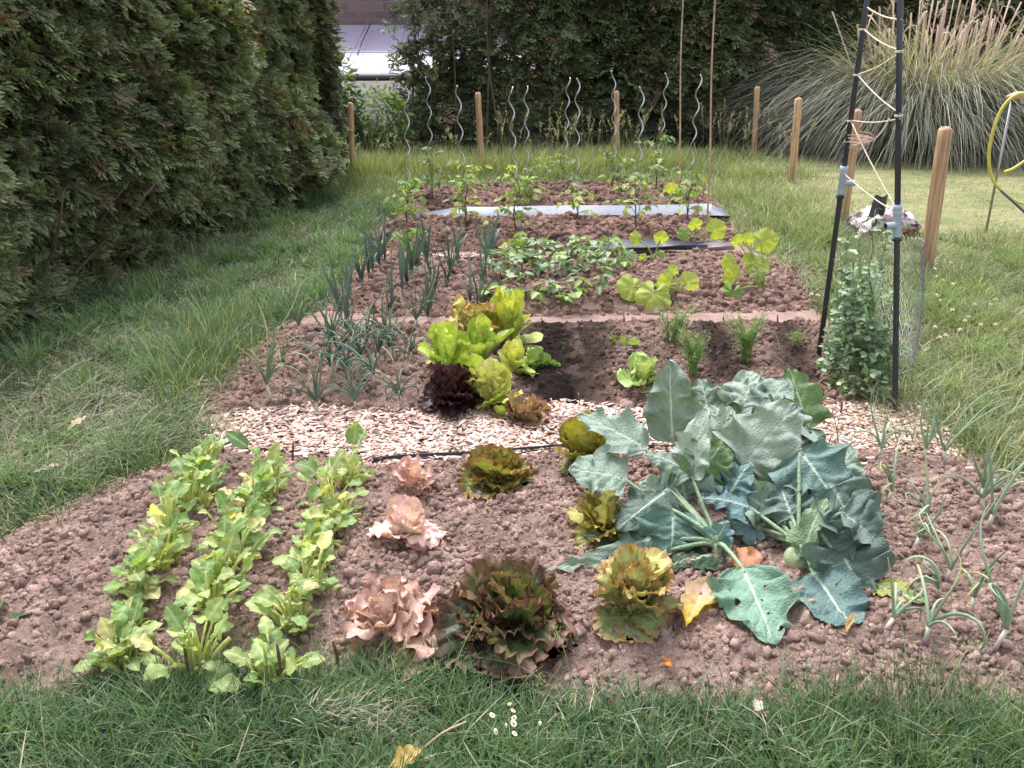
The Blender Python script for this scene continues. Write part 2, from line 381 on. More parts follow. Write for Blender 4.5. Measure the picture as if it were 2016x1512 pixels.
BEDS = []
def bed(name, label, pts, h, rr, dens, res, tint=(1, 1, 1), seed=1, edge=.22, tintfn=None, loose=1000):
    rg = np.random.default_rng(seed)
    pg = poly(pts); a = pg.min(0) - .15; b = pg.max(0) + .15
    nx, ny = int((b[0] - a[0]) / res) + 1, int((b[1] - a[1]) / res) + 1
    X, Y = np.meshgrid(a[0] + np.arange(nx) * res, a[1] + np.arange(ny) * res)
    pv = np.stack([X.ravel(), Y.ravel()], 1)
    d = sdf(pv, pg).reshape(ny, nx) + .10 * (fbm(X * 7, Y * 7, seed) - .5) + .05 * (fbm(X * 25, Y * 25, seed + 2) - .5)
    t = np.clip(-d / edge, 0, 1); t = t * t * (3 - 2 * t)
    H = t * (h * (.6 + .8 * fbm(X * 3.5, Y * 3.5, seed + 4)) + .05 * (fbm(X * 9, Y * 9, seed + 9) - .5))
    top = np.zeros_like(H); wob = fbm(X / rr[0] * .45, Y / rr[0] * .45, seed + 8, 3) * 2
    area = (b - a).prod(); n = int(area * dens)
    q = rg.random((n, 2)) * (b - a) + a
    q = q[sdf(q, pg) < .02 + .03 * rg.random(n)]
    r = rr[0] * (rr[1] / rr[0]) ** (rg.random(len(q)) ** 1.9)
    for (cx, cy), rd in zip(q, r):
        i0, i1 = int((cx - rd - a[0]) / res), int((cx + rd - a[0]) / res) + 2
        j0, j1 = int((cy - rd - a[1]) / res), int((cy + rd - a[1]) / res) + 2
        i0 = max(i0, 0); j0 = max(j0, 0)
        dx = (X[j0:j1, i0:i1] - cx) / rd; dy = (Y[j0:j1, i0:i1] - cy) / rd
        if not dx.size: continue
        an = rg.random(7) * 6.283                # an angular lump: a few cut faces
        e = np.full(dx.shape, .8 + .25 * rg.random())
        for w_ in an: e = np.minimum(e, (1.0 - (dx * math.cos(w_) + dy * math.sin(w_))) * (1.1 + .5 * math.sin(w_ * 5)) - .12)
        e = e + .18 * (wob[j0:j1, i0:i1] - .5)
        np.maximum(top[j0:j1, i0:i1], rd * .9 * np.clip(e, 0, 1.1) * (dx * dx + dy * dy < 1.4), out=top[j0:j1, i0:i1])
    H = H + top * (.35 + .65 * t) + rr[0] * (2.6 * np.abs(fbm(X * .55 / rr[0], Y * .55 / rr[0], seed + 5, 2) - .38) + 3.0 * (fbm(X * .16 / rr[0], Y * .16 / rr[0], seed + 15, 3) - .45))
    H = H + t * (.030 if rr[0] < .004 else .045) * np.clip(.5 - 1.6 * np.abs(fbm(X * 13, Y * 13, seed + 41, 3) - .45) - .2 * vnoise(X * 30, Y * 30, seed), -.3, 1)
    Z = np.where(d < 0, .016 + H, .016 + H * 0 - np.clip(d * 1.5, 0, .09))
    c = (.86 + .45 * (fbm(X * 2.2, Y * 2.2, seed + 6) - .5) + .25 * (fbm(X * 11, Y * 11, seed + 16) - .5))[..., None] * np.array(tint)  # bed toned darker than its clods, crevice shade put into the colour
    if tintfn is not None: c = c * tintfn(X, Y)[..., None]
    o = Geo().add(np.stack([X, Y, Z], -1), grid_faces(ny, nx), col=c.reshape(-1, 3)).build(name, M_SOIL)
    kind(o, 'structure', label); BEDS.append((a, b, res, Z, pg))
    # loose clods on top
    m = int(area * loose); q = rg.random((m, 2)) * (b - a) + a
    q = q[sdf(q, pg) < .05]; q = q[rg.random(len(q)) < .25 + 1.5 * np.clip(fbm(q[:, 0] * 4, q[:, 1] * 4, seed + 33) - .3, 0, .6) * 1.6]; m = len(q)
    big = np.clip(fbm(q[:, 0] * 2.3, q[:, 1] * 2.3, seed + 21) * 1.6 - .3, 0, 1)
    r = rr[0] * .8 * (rr[1] * 1.55 / (rr[0] * .8)) ** (rg.random(m) ** (3.8 - 2.3 * big))
    return q, r, rg, c
def soil_z(x, y):
    z = .012
    for a, b, res, Z, pg in BEDS:
        i = int((x - a[0]) / res); j = int((y - a[1]) / res)
        if 0 <= i < Z.shape[1] and 0 <= j < Z.shape[0]: z = max(z, Z[j, i])
    return z
CL = Geo()
def clods(q, r, rg, c, tint=(1, 1, 1), fn=None):
    if fn is not None: dk = fn(q[:, 0], q[:, 1]); kp = (dk > .5) | (rg.random(len(q)) < .5); q, r = q[kp], r[kp] * np.clip(dk[kp] + .25, .4, 1)
    for k in range(14):
        s = slice(k, None, 14); qq, r_ = q[s], r[s]; n = len(qq)
        if not n: continue
        pn = nrm(rg.normal(size=(11, 3))); pd = .62 + .38 * rg.random(11)
        sh = np.min(np.where(IV @ pn.T > .15, pd / np.maximum(IV @ pn.T, .15), 1.15), 1) * (.50 + .80 * fbm(IV[:, 0] * 2.1 + k * 3 + 9, IV[:, 1] * 2.1 + IV[:, 2] * 1.8 + 5, 3, 3) + .22 * rg.random(len(IV))); tv = IV * sh[:, None]
        z = np.array([soil_z(x, y) for x, y in qq])
        A = rg.normal(size=(n, 3)); Bv = rg.normal(size=(n, 3))
        M = frames(nrm(A), Bv)
        sc = r_[:, None] * (.55 + .75 * rg.random((n, 3)))
        V = np.einsum('nvk,nkj->nvj', tv[None] * sc[:, None], M) + np.column_stack([qq, z - r_ * .12 + .3 * r_ * (rg.random(n) < .25)])[:, None]
        off = (np.arange(n) * len(IV))[:, None, None]
        cc = ((.80 + .55 * rg.random(n)) * (1 if fn is None else fn(qq[:, 0], qq[:, 1])))[:, None, None] * np.array(tint) * np.ones((1, len(IV), 1))
        CL.add(V, F3=(IF[None] + off).reshape(-1, 3), col=cc.reshape(-1, 3))
def dark_rows(X, Y):
    f = np.ones_like(X)
    for (a, b, w, k) in [((1085, 655), (1085, 800), .16, .10), ((1165, 655), (1160, 800), .11, .26), ((1395, 655), (1420, 750), .13, .22), ((1540, 650), (1570, 750), .12, .28)]:
        p, q = G(*a)[:2], G(*b)[:2]; e = q - p
        t = np.clip(((X - p[0]) * e[0] + (Y - p[1]) * e[1]) / (e @ e), -.1, 1.1)
        dd = np.hypot(X - p[0] - t * e[0], Y - p[1] - t * e[1]) + .16 * (fbm(X * 11, Y * 11, 3) - .5)
        f *= 1 - (1 - k) * np.clip(1.4 - dd / w * 1.1, 0, 1)
    p = G(1300, 720)[:2]
    return f * (1 - .3 * np.exp(-((X - p[0]) / .75) ** 2 - ((Y - p[1]) / .35) ** 2))
b1 = bed('soil_bed', 'front bed of crumbly pinkish brown soil', [(-260, 1140), (0, 1085), (230, 965), (370, 912), (440, 893), (560, 903), (745, 920), (1115, 896), (1400, 896), (1650, 885), (1860, 908), (2016, 955), (2250, 1010), (2250, 1410), (2016, 1402), (1700, 1392), (1400, 1402), (1200, 1390), (1000, 1355), (850, 1325), (600, 1342), (450, 1325), (250, 1345), (0, 1388), (-260, 1400)],
         .05, (.0035, .0135), 19000, .0045, (1, 1, 1), 11, loose=13000)
b2 = bed('soil_bed', 'second bed of lumpy soil with dark seed rows', [(412, 808), (470, 725), (560, 652), (700, 648), (850, 652), (1060, 640), (1200, 642), (1600, 640), (1625, 700), (1640, 790), (1640, 815), (1300, 815), (1100, 808), (850, 828), (640, 818), (480, 822)],
         .045, (.005, .020), 8000, .007, (.9, .86, .85), 12, tintfn=dark_rows, loose=6000)
b3 = bed('soil_bed', 'third bed of soil under the leeks and beans', [(655, 612), (700, 548), (755, 516), (960, 520), (1180, 520), (1420, 508), (1550, 532), (1590, 600), (1575, 612), (1100, 622), (760, 625)],
         .06, (.007, .024), 3600, .011, (.84, .79, .77), 13, loose=3600)
b4 = bed('soil_bed', 'fourth bed of coarse brown soil in front of grey sheeting', [(752, 498), (745, 455), (820, 443), (1420, 441), (1450, 482), (1380, 492), (1180, 494), (960, 500)],
         .07, (.008, .030), 2400, .014, (.74, .67, .65), 14, loose=2800)
b5 = bed('soil_bed', 'rearmost bed of coarse brown soil', [(785, 424), (795, 386), (1100, 374), (1388, 377), (1400, 422), (1100, 424)],
         .07, (.008, .032), 2000, .016, (.7, .63, .61), 15, loose=2400)
for bb, tt in zip((b1, b2, b3, b4, b5), ((1, .99, .985), (.86, .82, .81), (.80, .74, .72), (.70, .63, .61), (.66, .59, .57))): clods(*bb, tint=tt, fn=dark_rows if bb is b2 else None)
kind(CL.build('soil_clods', M_SOIL, smooth=False), 'stuff', 'loose clods of earth lying over the beds')
SOILP = [b[4] for b in BEDS]

# wood chip path
CHIPP = poly([(425, 890), (432, 858), (478, 822), (640, 814), (850, 822), (1100, 806), (1300, 812), (1640, 808), (1800, 812), (1885, 905), (1650, 892), (1400, 898), (1115, 894), (750, 918), (560, 900)])
CHIPF = poly([(752, 524), (752, 503), (960, 508), (970, 524)])
g = Geo()
for pg in (CHIPP, CHIPF):
    n = len(pg); c = pg.mean(0)
    V = np.concatenate([np.column_stack([pg, np.full(n, .021)]), [[*c, .021]]])
    g.add(V, F3=[(i, (i + 1) % n, n) for i in range(n)], col=(.55, .45, .42))
kind(g.build('wood_chip_path', M_SOIL), 'structure', 'chip covered path between the front and second bed')
def chips(pg, n, jit, zb=.022, smin=.010, smax=.052):
    a, b = pg.min(0) - .1, pg.max(0) + .1
    q = R.random((n, 2)) * (b - a) + a
    q = q[sdf(q, pg) < jit * (R.random(n) ** 2 * 2 - .6)]; n = len(q)
    L = smin + (smax - smin) * R.random(n) ** 1.9; W = L * (.15 + .32 * R.random(n)) + .003; T = .001 + .0015 * R.random(n)
    az = R.random(n) * 6.283; pit = R.normal(0, .13, n)
    D = np.stack([np.cos(az) * np.cos(pit), np.sin(az) * np.cos(pit), np.sin(pit)], 1)
    Nn = np.stack([R.normal(0, .22, n), R.normal(0, .22, n), np.ones(n)], 1)
    M = frames(D, Nn)
    box = np.array([(x, y, z) for z in (-1, 1) for x, y in ((-1, -1), (1, -1), (1, 1), (-1, 1))], float) * .5
    sc = np.stack([W, L, T], 1)
    tv = box[None] * sc[:, None]
    tap = 1 - .5 * R.random((n, 1)) * (box[None, :, 1] > 0); tv[:, :, 0] *= tap
    z = zb + .012 * R.random(n) + np.abs(np.sin(pit)) * L * .35
    V = np.einsum('nvk,nkj->nvj', tv, M) + np.column_stack([q, z])[:, None]
    F = np.array([(0, 3, 2, 1), (4, 5, 6, 7), (0, 1, 5, 4), (1, 2, 6, 5), (2, 3, 7, 6), (3, 0, 4, 7)])
    pal = np.array([(.66, .50, .43), (.73, .59, .52), (.60, .43, .36), (.80, .68, .62), (.44, .31, .25), (.70, .52, .47)])
    c = pal[R.integers(0, 6, n)] * np.array([.97, .93, .93]) * (.74 + .38 * R.random((n, 1)))
    return V.reshape(-1, 3), (F[None] + (np.arange(n) * 8)[:, None, None]).reshape(-1, 4), np.repeat(c, 8, 0)
g = Geo()
for pg, n, j in ((CHIPP, 21000, .06), (CHIPF, 1500, .05)):
    V, F, C = chips(pg, n, j); g.add(V, F, col=C)
far = poly([(1450, 905), (1700, 925), (1950, 960), (1950, 1000), (1650, 960)])
V, F, C = chips(far, 260, .05, .07); g.add(V, F, col=C)
kind(g.build('wood_chips', M_CHIP, smooth=False), 'stuff', 'pale pinkish wood chips strewn over the path')

# bits of straw, roots and litter on the soil
g = Geo(); rgl = np.random.default_rng(66)
q = np.concatenate([np.array([G(x, y)[:2] for x, y in zip(rgl.uniform(-100, 2100, 520), rgl.uniform(930, 1390, 520))]), np.array([G(x, y)[:2] for x, y in zip(rgl.uniform(430, 1620, 260), rgl.uniform(640, 810, 260))])])
q = q[(sdf(q, BEDS[0][4]) < -.03) | (sdf(q, BEDS[1][4]) < -.03)]; n = len(q); zs = np.array([soil_z(x, y) for x, y in q]) + .004
V, Q, T, C = blades(np.column_stack([q, zs]), .02 + .06 * rgl.random(n) ** 2, .0025, rgl.random(n) * 6.283, rgl.normal(1.35, .15, n), rgl.normal(1.7, .2, n), lerp((.50, .40, .33), (.30, .22, .16), rgl.random(n)), nseg=3, rng=rgl); g.add(V, Q, T, C)
n = 130; k = rgl.integers(0, len(q), n); V, Q, T, C = blades(np.column_stack([q[k], zs[k]]) + rgl.normal(0, .01, (n, 3)) * (1, 1, 0), .012 + .012 * rgl.random(n), .006, rgl.random(n) * 6.283, .5, 1.3, (.14, .24, .07), nseg=2, rng=rgl); g.add(V, Q, T, C)
kind(g.build('plant_litter', M_GRASS), 'stuff', 'bits of straw and tiny sprouts on the soil')
# weed sheeting and plastic edging
def sheet(name, label, top, bot, col, sag=.006, mat=None):
    n = 40
    A = np.array([G(x, y) for x, y in top]); B = np.array([G(x, y) for x, y in bot])
    ta = np.linspace(0, 1, n)
    ia = lambda M: np.stack([np.interp(ta, np.linspace(0, 1, len(M)), M[:, k]) for k in range(3)], 1)
    A, B = ia(A), ia(B); m = 9
    V = np.stack([A * (1 - t) + B * t for t in np.linspace(0, 1, m)], 1)
    V[:, :, 2] = .045 + sag * 3 * (fbm(V[:, :, 0] * 4, V[:, :, 1] * 9, 5) - .5) + .05 * np.abs(np.linspace(-1, 1, m)) ** 3
    o = Geo().add(V, grid_faces(n, m), col=col).build(name, mat or M_PLASTIC)
    return tag(o, label, 'ground sheet')
sheet('weed_sheet', 'long pale grey weed sheet lying between the two rear beds', [(815, 440), (900, 427), (1100, 424), (1395, 420), (1430, 436)], [(800, 446), (900, 446), (1150, 444), (1395, 444), (1436, 444)], (.17, .185, .24))
sheet('weed_sheet', 'short dark grey weed sheet showing behind the bean plants', [(1140, 508), (1200, 495), (1300, 494), (1385, 500)], [(1130, 515), (1210, 513), (1300, 508), (1392, 505)], (.055, .06, .085))
sheet('weed_sheet', 'narrow pinkish grey sheet end beside the squash vine', [(1370, 505), (1400, 500), (1440, 499)], [(1360, 512), (1400, 510), (1446, 506)], (.36, .30, .32))
g = Geo()
pts = curve([(*G(x, y)[:2], .036) for x, y in [(735, 920), (800, 914), (950, 906), (1050, 897), (1120, 893), (1300, 894), (1480, 894)]], 50)
ww = .035; nrmv = np.array([0, 0, 1.])
V = np.concatenate([np.stack([pts - (0, .002, .04), pts + (0, -.002, .003), pts + (0, .003, .003), pts + (0, .003, -.04)], 1)])
V[:, :, 2] += (.008 * fbm(pts[:, 0] * 3, pts[:, 1] * 3) )[:, None]
g.add(V, grid_faces(len(pts), 4), col=(.012, .012, .014))
tag(g.build('plastic_edging', M_PLASTIC), 'thin black plastic edging strip along the front of the chip path', 'edging')

# ------------------------------------------------------------------ grass
def grass_zone(g, pts, n, L, W, c1, c2, lean=(.1, 1.1), excl=.02, dry=.06, fade=None, flow=None, patch=1.5, nseg=3, seed=0, drycol=(.46, .42, .30), clump=0., inner=0.0):
    rg = np.random.default_rng(seed + 100)
    pg = poly(pts) if not isinstance(pts, np.ndarray) else pts
    a, b = pg.min(0), pg.max(0)
    q = rg.random((int(n * 1.0), 2)) * (b - a) + a
    keep = sdf(q, pg) < 0
    keep &= sdf(q, GARDEN) + .13 * (fbm(q[:, 0] * 6, q[:, 1] * 6, 4) - .5) > excl - .06 * rg.random(len(q))
    if clump: keep &= fbm(q[:, 0] * 5, q[:, 1] * 5, seed + 2) + clump * rg.normal(0, .12, len(q)) > .36
    q = q[keep]; n = len(q)
    if not n: return
    pn = fbm(q[:, 0] * patch, q[:, 1] * patch, seed)
    tuf = fbm(q[:, 0] * 6, q[:, 1] * 6, seed + 5)
    l = (L[0] + (L[1] - L[0]) * rg.random(n) ** 1.3) * (.55 + .95 * tuf)
    az = rg.random(n) * 6.283 if flow is None else flow + rg.normal(0, .8, n)
    az = az + 2.2 * (fbm(q[:, 0] * 3, q[:, 1] * 3, seed + 7) - .5)
    th0 = np.abs(rg.normal(lean[0], .25, n)); th1 = th0 + np.abs(rg.normal(lean[1], .45, n))
    c = lerp(c1, c2, np.clip((pn - .25) * 2 + rg.normal(0, .18, n), 0, 1)) * (.75 + .5 * rg.random((n, 1)))
    dr = rg.random(n) < dry * (.3 + 1.8 * pn)
    c[dr] = np.array(drycol) * (.6 + .6 * rg.random((dr.sum(), 1)))
    th0[dr] += .5; th1[dr] += .4
    z = np.full(n, .0)
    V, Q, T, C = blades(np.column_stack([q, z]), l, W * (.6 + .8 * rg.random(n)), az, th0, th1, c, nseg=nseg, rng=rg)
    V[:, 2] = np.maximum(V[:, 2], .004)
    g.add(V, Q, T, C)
g = Geo()
DG1, DG2 = (.07, .11, .055), (.15, .2, .1)
# front strip
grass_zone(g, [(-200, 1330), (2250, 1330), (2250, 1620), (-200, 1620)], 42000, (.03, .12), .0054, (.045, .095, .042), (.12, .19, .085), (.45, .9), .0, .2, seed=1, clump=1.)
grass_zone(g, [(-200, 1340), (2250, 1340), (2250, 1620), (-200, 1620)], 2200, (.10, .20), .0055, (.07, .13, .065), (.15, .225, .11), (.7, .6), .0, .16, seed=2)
# left verge
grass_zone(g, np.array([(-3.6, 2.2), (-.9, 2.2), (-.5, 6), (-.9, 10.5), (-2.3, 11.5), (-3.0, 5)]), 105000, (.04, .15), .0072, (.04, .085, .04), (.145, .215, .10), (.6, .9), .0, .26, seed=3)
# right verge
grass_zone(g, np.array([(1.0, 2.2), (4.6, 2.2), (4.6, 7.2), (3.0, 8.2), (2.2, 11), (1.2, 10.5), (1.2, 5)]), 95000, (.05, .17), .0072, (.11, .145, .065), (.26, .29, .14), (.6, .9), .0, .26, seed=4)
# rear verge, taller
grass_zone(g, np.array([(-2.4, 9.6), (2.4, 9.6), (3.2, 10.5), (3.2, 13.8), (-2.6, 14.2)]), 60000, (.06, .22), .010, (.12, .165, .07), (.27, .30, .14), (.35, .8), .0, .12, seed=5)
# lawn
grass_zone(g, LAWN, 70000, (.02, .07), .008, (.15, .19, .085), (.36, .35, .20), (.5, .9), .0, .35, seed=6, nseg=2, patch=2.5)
# far right and left corners
grass_zone(g, np.array([(-6, 1.0), (-2.6, 1.0), (-2.6, 6), (-6, 6)]), 20000, (.05, .16), .006, DG1, DG2, (.6, .9), .0, .08, seed=8, nseg=2)
kind(g.build('grass', M_GRASS), 'stuff', 'rough unmown grass around the vegetable plot')
# broad bladed tufts scattered over the verges
g = Geo(); rgt = np.random.default_rng(77)
for (zone, n, c1, c2, l, w_) in [(np.array([(-3.0, 2.2), (-1.0, 2.2), (-.9, 6), (-1.2, 10.5), (-2.1, 10.8), (-2.6, 5)]), 230, (.07, .145, .06), (.20, .30, .14), .15, .0065), (np.array([(1.3, 2.2), (4.2, 2.2), (4.2, 7.0), (3.0, 8.0), (2.1, 10.6), (1.3, 10.4), (1.35, 5)]), 210, (.10, .17, .06), (.27, .34, .14), .15, .0065), (poly([(-200, 1345), (2250, 1345), (2250, 1620), (-200, 1620)]), 130, (.045, .105, .042), (.15, .23, .095), .11, .0050)]:
    a, b = zone.min(0), zone.max(0); q = rgt.random((n * 6, 2)) * (b - a) + a; q = q[(sdf(q, zone) < 0) & (sdf(q, GARDEN) > .05)][:n]
    for o in q:
        m = int(40 + 50 * rgt.random()); qq = o + rgt.normal(0, .035, (m, 2)); az = np.arctan2(qq[:, 1] - o[1], qq[:, 0] - o[0]) + rgt.normal(0, .6, m)
        t0 = np.abs(rgt.normal(.35, .2, m)); c = lerp(c1, c2, np.clip(rgt.random() * .7 + rgt.random(m) * .5 - .1, 0, 1))
        V, Q, T, C = blades(np.column_stack([qq, np.zeros(m)]), l * (.6 + .8 * rgt.random()) * (.5 + .7 * rgt.random(m)), w_ * (.6 + .8 * rgt.random(m)), az, t0, t0 + np.abs(rgt.normal(.9, .4, m)), c, nseg=4, rng=rgt); g.add(V, Q, T, C)
kind(g.build('grass_tufts', M_GRASS), 'stuff', 'fresh green grass tufts dotted over the verges')
# long tufts
def tufts(g, spots, L, c1, c2, n=120, W=.005, seed=0, th=(.1, .9), sp=.10, dry=.1):
    rg = np.random.default_rng(seed)
    for (px, py, k) in spots:
        o = G(px, py); m = int(n * k)
        q = rg.normal(0, sp * k ** .5, (m, 2)) + o[:2]
        az = np.arctan2(q[:, 1] - o[1], q[:, 0] - o[0]) + rg.normal(0, .7, m)
        c = lerp(c1, c2, rg.random(m)); dr = rg.random(m) < dry; c[dr] = (.42, .37, .24)
        t0 = np.abs(rg.normal(th[0], .15, m))
        V, Q, T, C = blades(np.column_stack([q, np.zeros(m)]), L * (.4 + .7 * rg.random(m)), W * (.6 + .8 * rg.random(m)), az, t0, t0 + np.abs(rg.normal(th[1], .35, m)), c, nseg=4, rng=rg)
        g.add(V, Q, T, C)
g = Geo()
tufts(g, [(395, 735, 2), (430, 700, 2), (360, 780, 1.2), (420, 650, 1.2), (350, 700, 1), (460, 640, 1)],   .30, (.075, .14, .065), (.17, .25, .12), 170, .005, 1)
tufts(g, [(330, 905, 1.5), (385, 880, 1), (240, 940, 1), (100, 1010, 1)], .20, (.055, .11, .05), (.13, .195, .09), 150, .004, 2, (.4, .9))
tufts(g, [(700, 345, 2), (760, 350, 1.5), (820, 345, 1.5), (990, 345, 2.4), (1060, 335, 2), (1110, 345, 2), (1170, 335, 2.5), (1230, 335, 2), (1290, 330, 1.6), (880, 345, 1.4), (930, 350, 1), (1330, 335, 1)], .42, (.13, .175, .065), (.29, .32, .14), 220, .009, 3, (.1, .8), .2)
tufts(g, [(1440, 350, 1.2), (1490, 400, 2), (1540, 440, 2), (1510, 350, 1.5), (1560, 400, 2), (1600, 470, 1.6), (1590, 430, 1.6), (1470, 320, 1.2), (1560, 350, 1)], .34, (.13, .185, .075), (.28, .33, .15), 190, .007, 4, (.3, 1.0), .16)
tufts(g, [(1950, 470, 1.2), (2000, 480, 1), (1870, 640, 2), (1900, 560, 2), (1840, 760, 2), (1900, 880, 2.5), (1960, 900, 2.5), (1980, 760, 2), (1990, 640, 1.6), (1830, 820, 1.2), (1830, 560, 1), (1700, 520, 1)], .24, (.10, .15, .06), (.23, .27, .12), 170, .0045, 5, (.5, .9), .14)
tufts(g, [(1760, 1450, 1.4), (1830, 1460, 1.6), (1900, 1470, 1.6), (1700, 1440, 1), (1980, 1480, 1.5), (1600, 1450, .8)], .17, (.04, .085, .035), (.12, .185, .08), 190, .003, 6, (.25, .7), .09)
tufts(g, [(200, 1400, 1), (330, 1400, 1), (420, 1400, 1.4), (480, 1450, 1.6), (560, 1440, 1.4), (620, 1390, 1), (700, 1380, 1), (820, 1390, 1), (300, 1480, 1.2), (120, 1470, 1), (880, 1470, 1)], .16, (.042, .088, .045), (.12, .19, .09), 170, .0032, 7, (.5, .9), .11)
kind(g.build('long_grass', M_GRASS), 'stuff', 'long grass tufts along the plot edges and fence')
# seeding wild grass at the rear fence
def seed_heads(g, spots, rg, H=.7, col=(.36, .34, .22)):
    for (px, py, n, sp) in spots:
        o = G(px, py)
        for i in range(n):
            b = o + np.array([rg.normal(0, sp), rg.normal(0, sp * .5), 0]); b[2] = 0
            h = H * (.6 + .6 * rg.random()); ln = rg.normal(0, .16, 2)
            p = curve([b, b + np.array([ln[0] * .3, ln[1] * .3, .5]) * h, b + np.array([ln[0], ln[1], 1.0]) * h], 6)
            V, F, T = tube(p, np.linspace(.0022, .0012, len(p)), 3, False); g.add(V, F, T, col=np.array(col) * (.7 + .6 * rg.random()))
            m = 16; t = rg.random(m) * .28 + .72; q = b + np.stack([ln[0] * t ** 2, ln[1] * t ** 2, t], 1) * h
            az = rg.random(m) * 6.283
            V, Q, T, C = blades(q, .03 + .05 * rg.random(m), .006, az, .5, 1.2, np.array(col) * (.8 + .6 * rg.random((m, 1))), nseg=2, rng=rg); g.add(V, Q, T, C)
g = Geo(); rg = np.random.default_rng(21)
seed_heads(g, [(1180, 330, 26, .35), (1110, 335, 14, .3), (1260, 325, 16, .3), (1000, 335, 7, .3), (900, 340, 8, .3), (1480, 330, 14, .25), (1560, 370, 8, .2), (760, 340, 6, .2), (1430, 315, 8, .3)], rg)
kind(g.build('wild_grass_seed_heads', M_GRASS), 'stuff', 'tan seed heads of wild grass along the rear fence')
# cut grass and straw
def straw(g, spots, rg, col=((.50, .46, .38), (.30, .30, .2)), zs=.05):
    for (px, py, n, sx, sy, L, fl) in spots:
        o = G(px, py); q = np.stack([rg.normal(0, sx, n), rg.normal(0, sy, n)], 1) + o[:2]
        az = fl + rg.normal(0, .7, n)
        c = lerp(col[0], col[1], rg.random(n)) * (.7 + .6 * rg.random((n, 1)))
        V, Q, T, C = blades(np.column_stack([q, .02 + zs * rg.random(n)]), L * (.4 + .8 * rg.random(n)), .003 * (.6 + rg.random(n)), az, rg.normal(1.25, .3, n), rg.normal(1.8, .35, n), c, tipcol=c, nseg=4, rng=rg)
        V[:, 2] = np.maximum(V[:, 2], .012); g.add(V, Q, T, C)
g = Geo(); rg = np.random.default_rng(22)
straw(g, [(690, 1430, 170, .07, .03, .08, .2), (740, 1460, 110, .05, .03, .06, .2), (230, 690, 420, .25, .12, .22, .4), (80, 840, 420, .3, .2, .25, .5), (200, 760, 260, .4, .2, .22, .5), (300, 850, 200, .2, .2, .2, .4), (60, 930, 300, .2, .15, .2, .6), (330, 640, 160, .25, .12, .2, .2),
         (450, 560, 160, .2, .12, .2, 0), (700, 400, 220, .3, .3, .25, 0), (640, 440, 180, .25, .25, .22, 0), (1560, 540, 160, .15, .4, .2, 1), (1480, 450, 220, .2, .4, .22, 1.5), (1900, 820, 240, .3, .4, .25, .5), (930, 362, 200, .5, .12, .2, 0), (1130, 356, 160, .5, .1, .2, 0), (590, 1440, 40, .2, .05, .10, .3), (1100, 1480, 40, .3, .04, .12, .3), (1500, 1480, 40, .3, .04, .12, 2.5)], rg)
kind(g.build('dry_grass_clippings', M_GRASS), 'stuff', 'dry cut grass lying on the verges')

# ------------------------------------------------------------------ hedges
def spray_template(rg, n=8, droop=.25):
    V = []; Q = []; C = []
    def kite(o, d, L, W, nn, c):
        d = nrm(d); x = nrm(np.cross(d, nn)); i = len(V)
        V.extend([o, o + d * L * .45 + x * W, o + d * L, o + d * L * .45 - x * W]); Q.append((i, i + 1, i + 2, i + 3)); C.extend([c * .8, c, c * 1.3, c])
    up = np.array([0, 0, 1.])
    for k in range(n):
        t = (k + .6) / n; o = np.array([0, t * .82, -droop * t * t])
        ln = (.5 * (1 - t) ** .7 + .10) * (.8 + .4 * rg.random())
        for s in (-1, 1):
            d = np.array([s * (.85 - .25 * t), .65, -.15 + rg.normal(0, .15)])
            c = np.array([1., 1, 1]) * (.75 + .45 * rg.random())
            kite(o, d, ln, .05 + .02 * rg.random(), up + rg.normal(0, .35, 3), c)
            if ln > .22:
                dd = nrm(d)
                for e in (.4, .68):
                    kite(o + dd * ln * e, d + np.array([-s * .2, .7, rg.normal(0, .2)]), ln * .45, .04, up + rg.normal(0, .35, 3), c * 1.05)
                    kite(o + dd * ln * e, d + np.array([s * .5, -.5, rg.normal(0, .2)]), ln * .36, .035, up + rg.normal(0, .35, 3), c * .95)
    kite(np.array([0, .75, -droop * .6]), np.array([0, 1, -.3]), .3, .05, up, np.array([1.2, 1.2, 1.2]))
    return np.array(V), np.array(Q), np.array(C)
HR = np.random.default_rng(31)
SPR = [spray_template(HR, 7, .12 + .15 * k) for k in range(4)]
def hedge_spray(g, O, D, Nn, S, cols):
    k = HR.integers(0, len(SPR), len(O))
    for i, (tv, tq, tc) in enumerate(SPR):
        m = k == i
        if m.any():
            V, Q, T, C = instance(tv, tq, [], tc, O[m], D[m], Nn[m], S[m], cols[m]); g.add(V, Q, T, C)
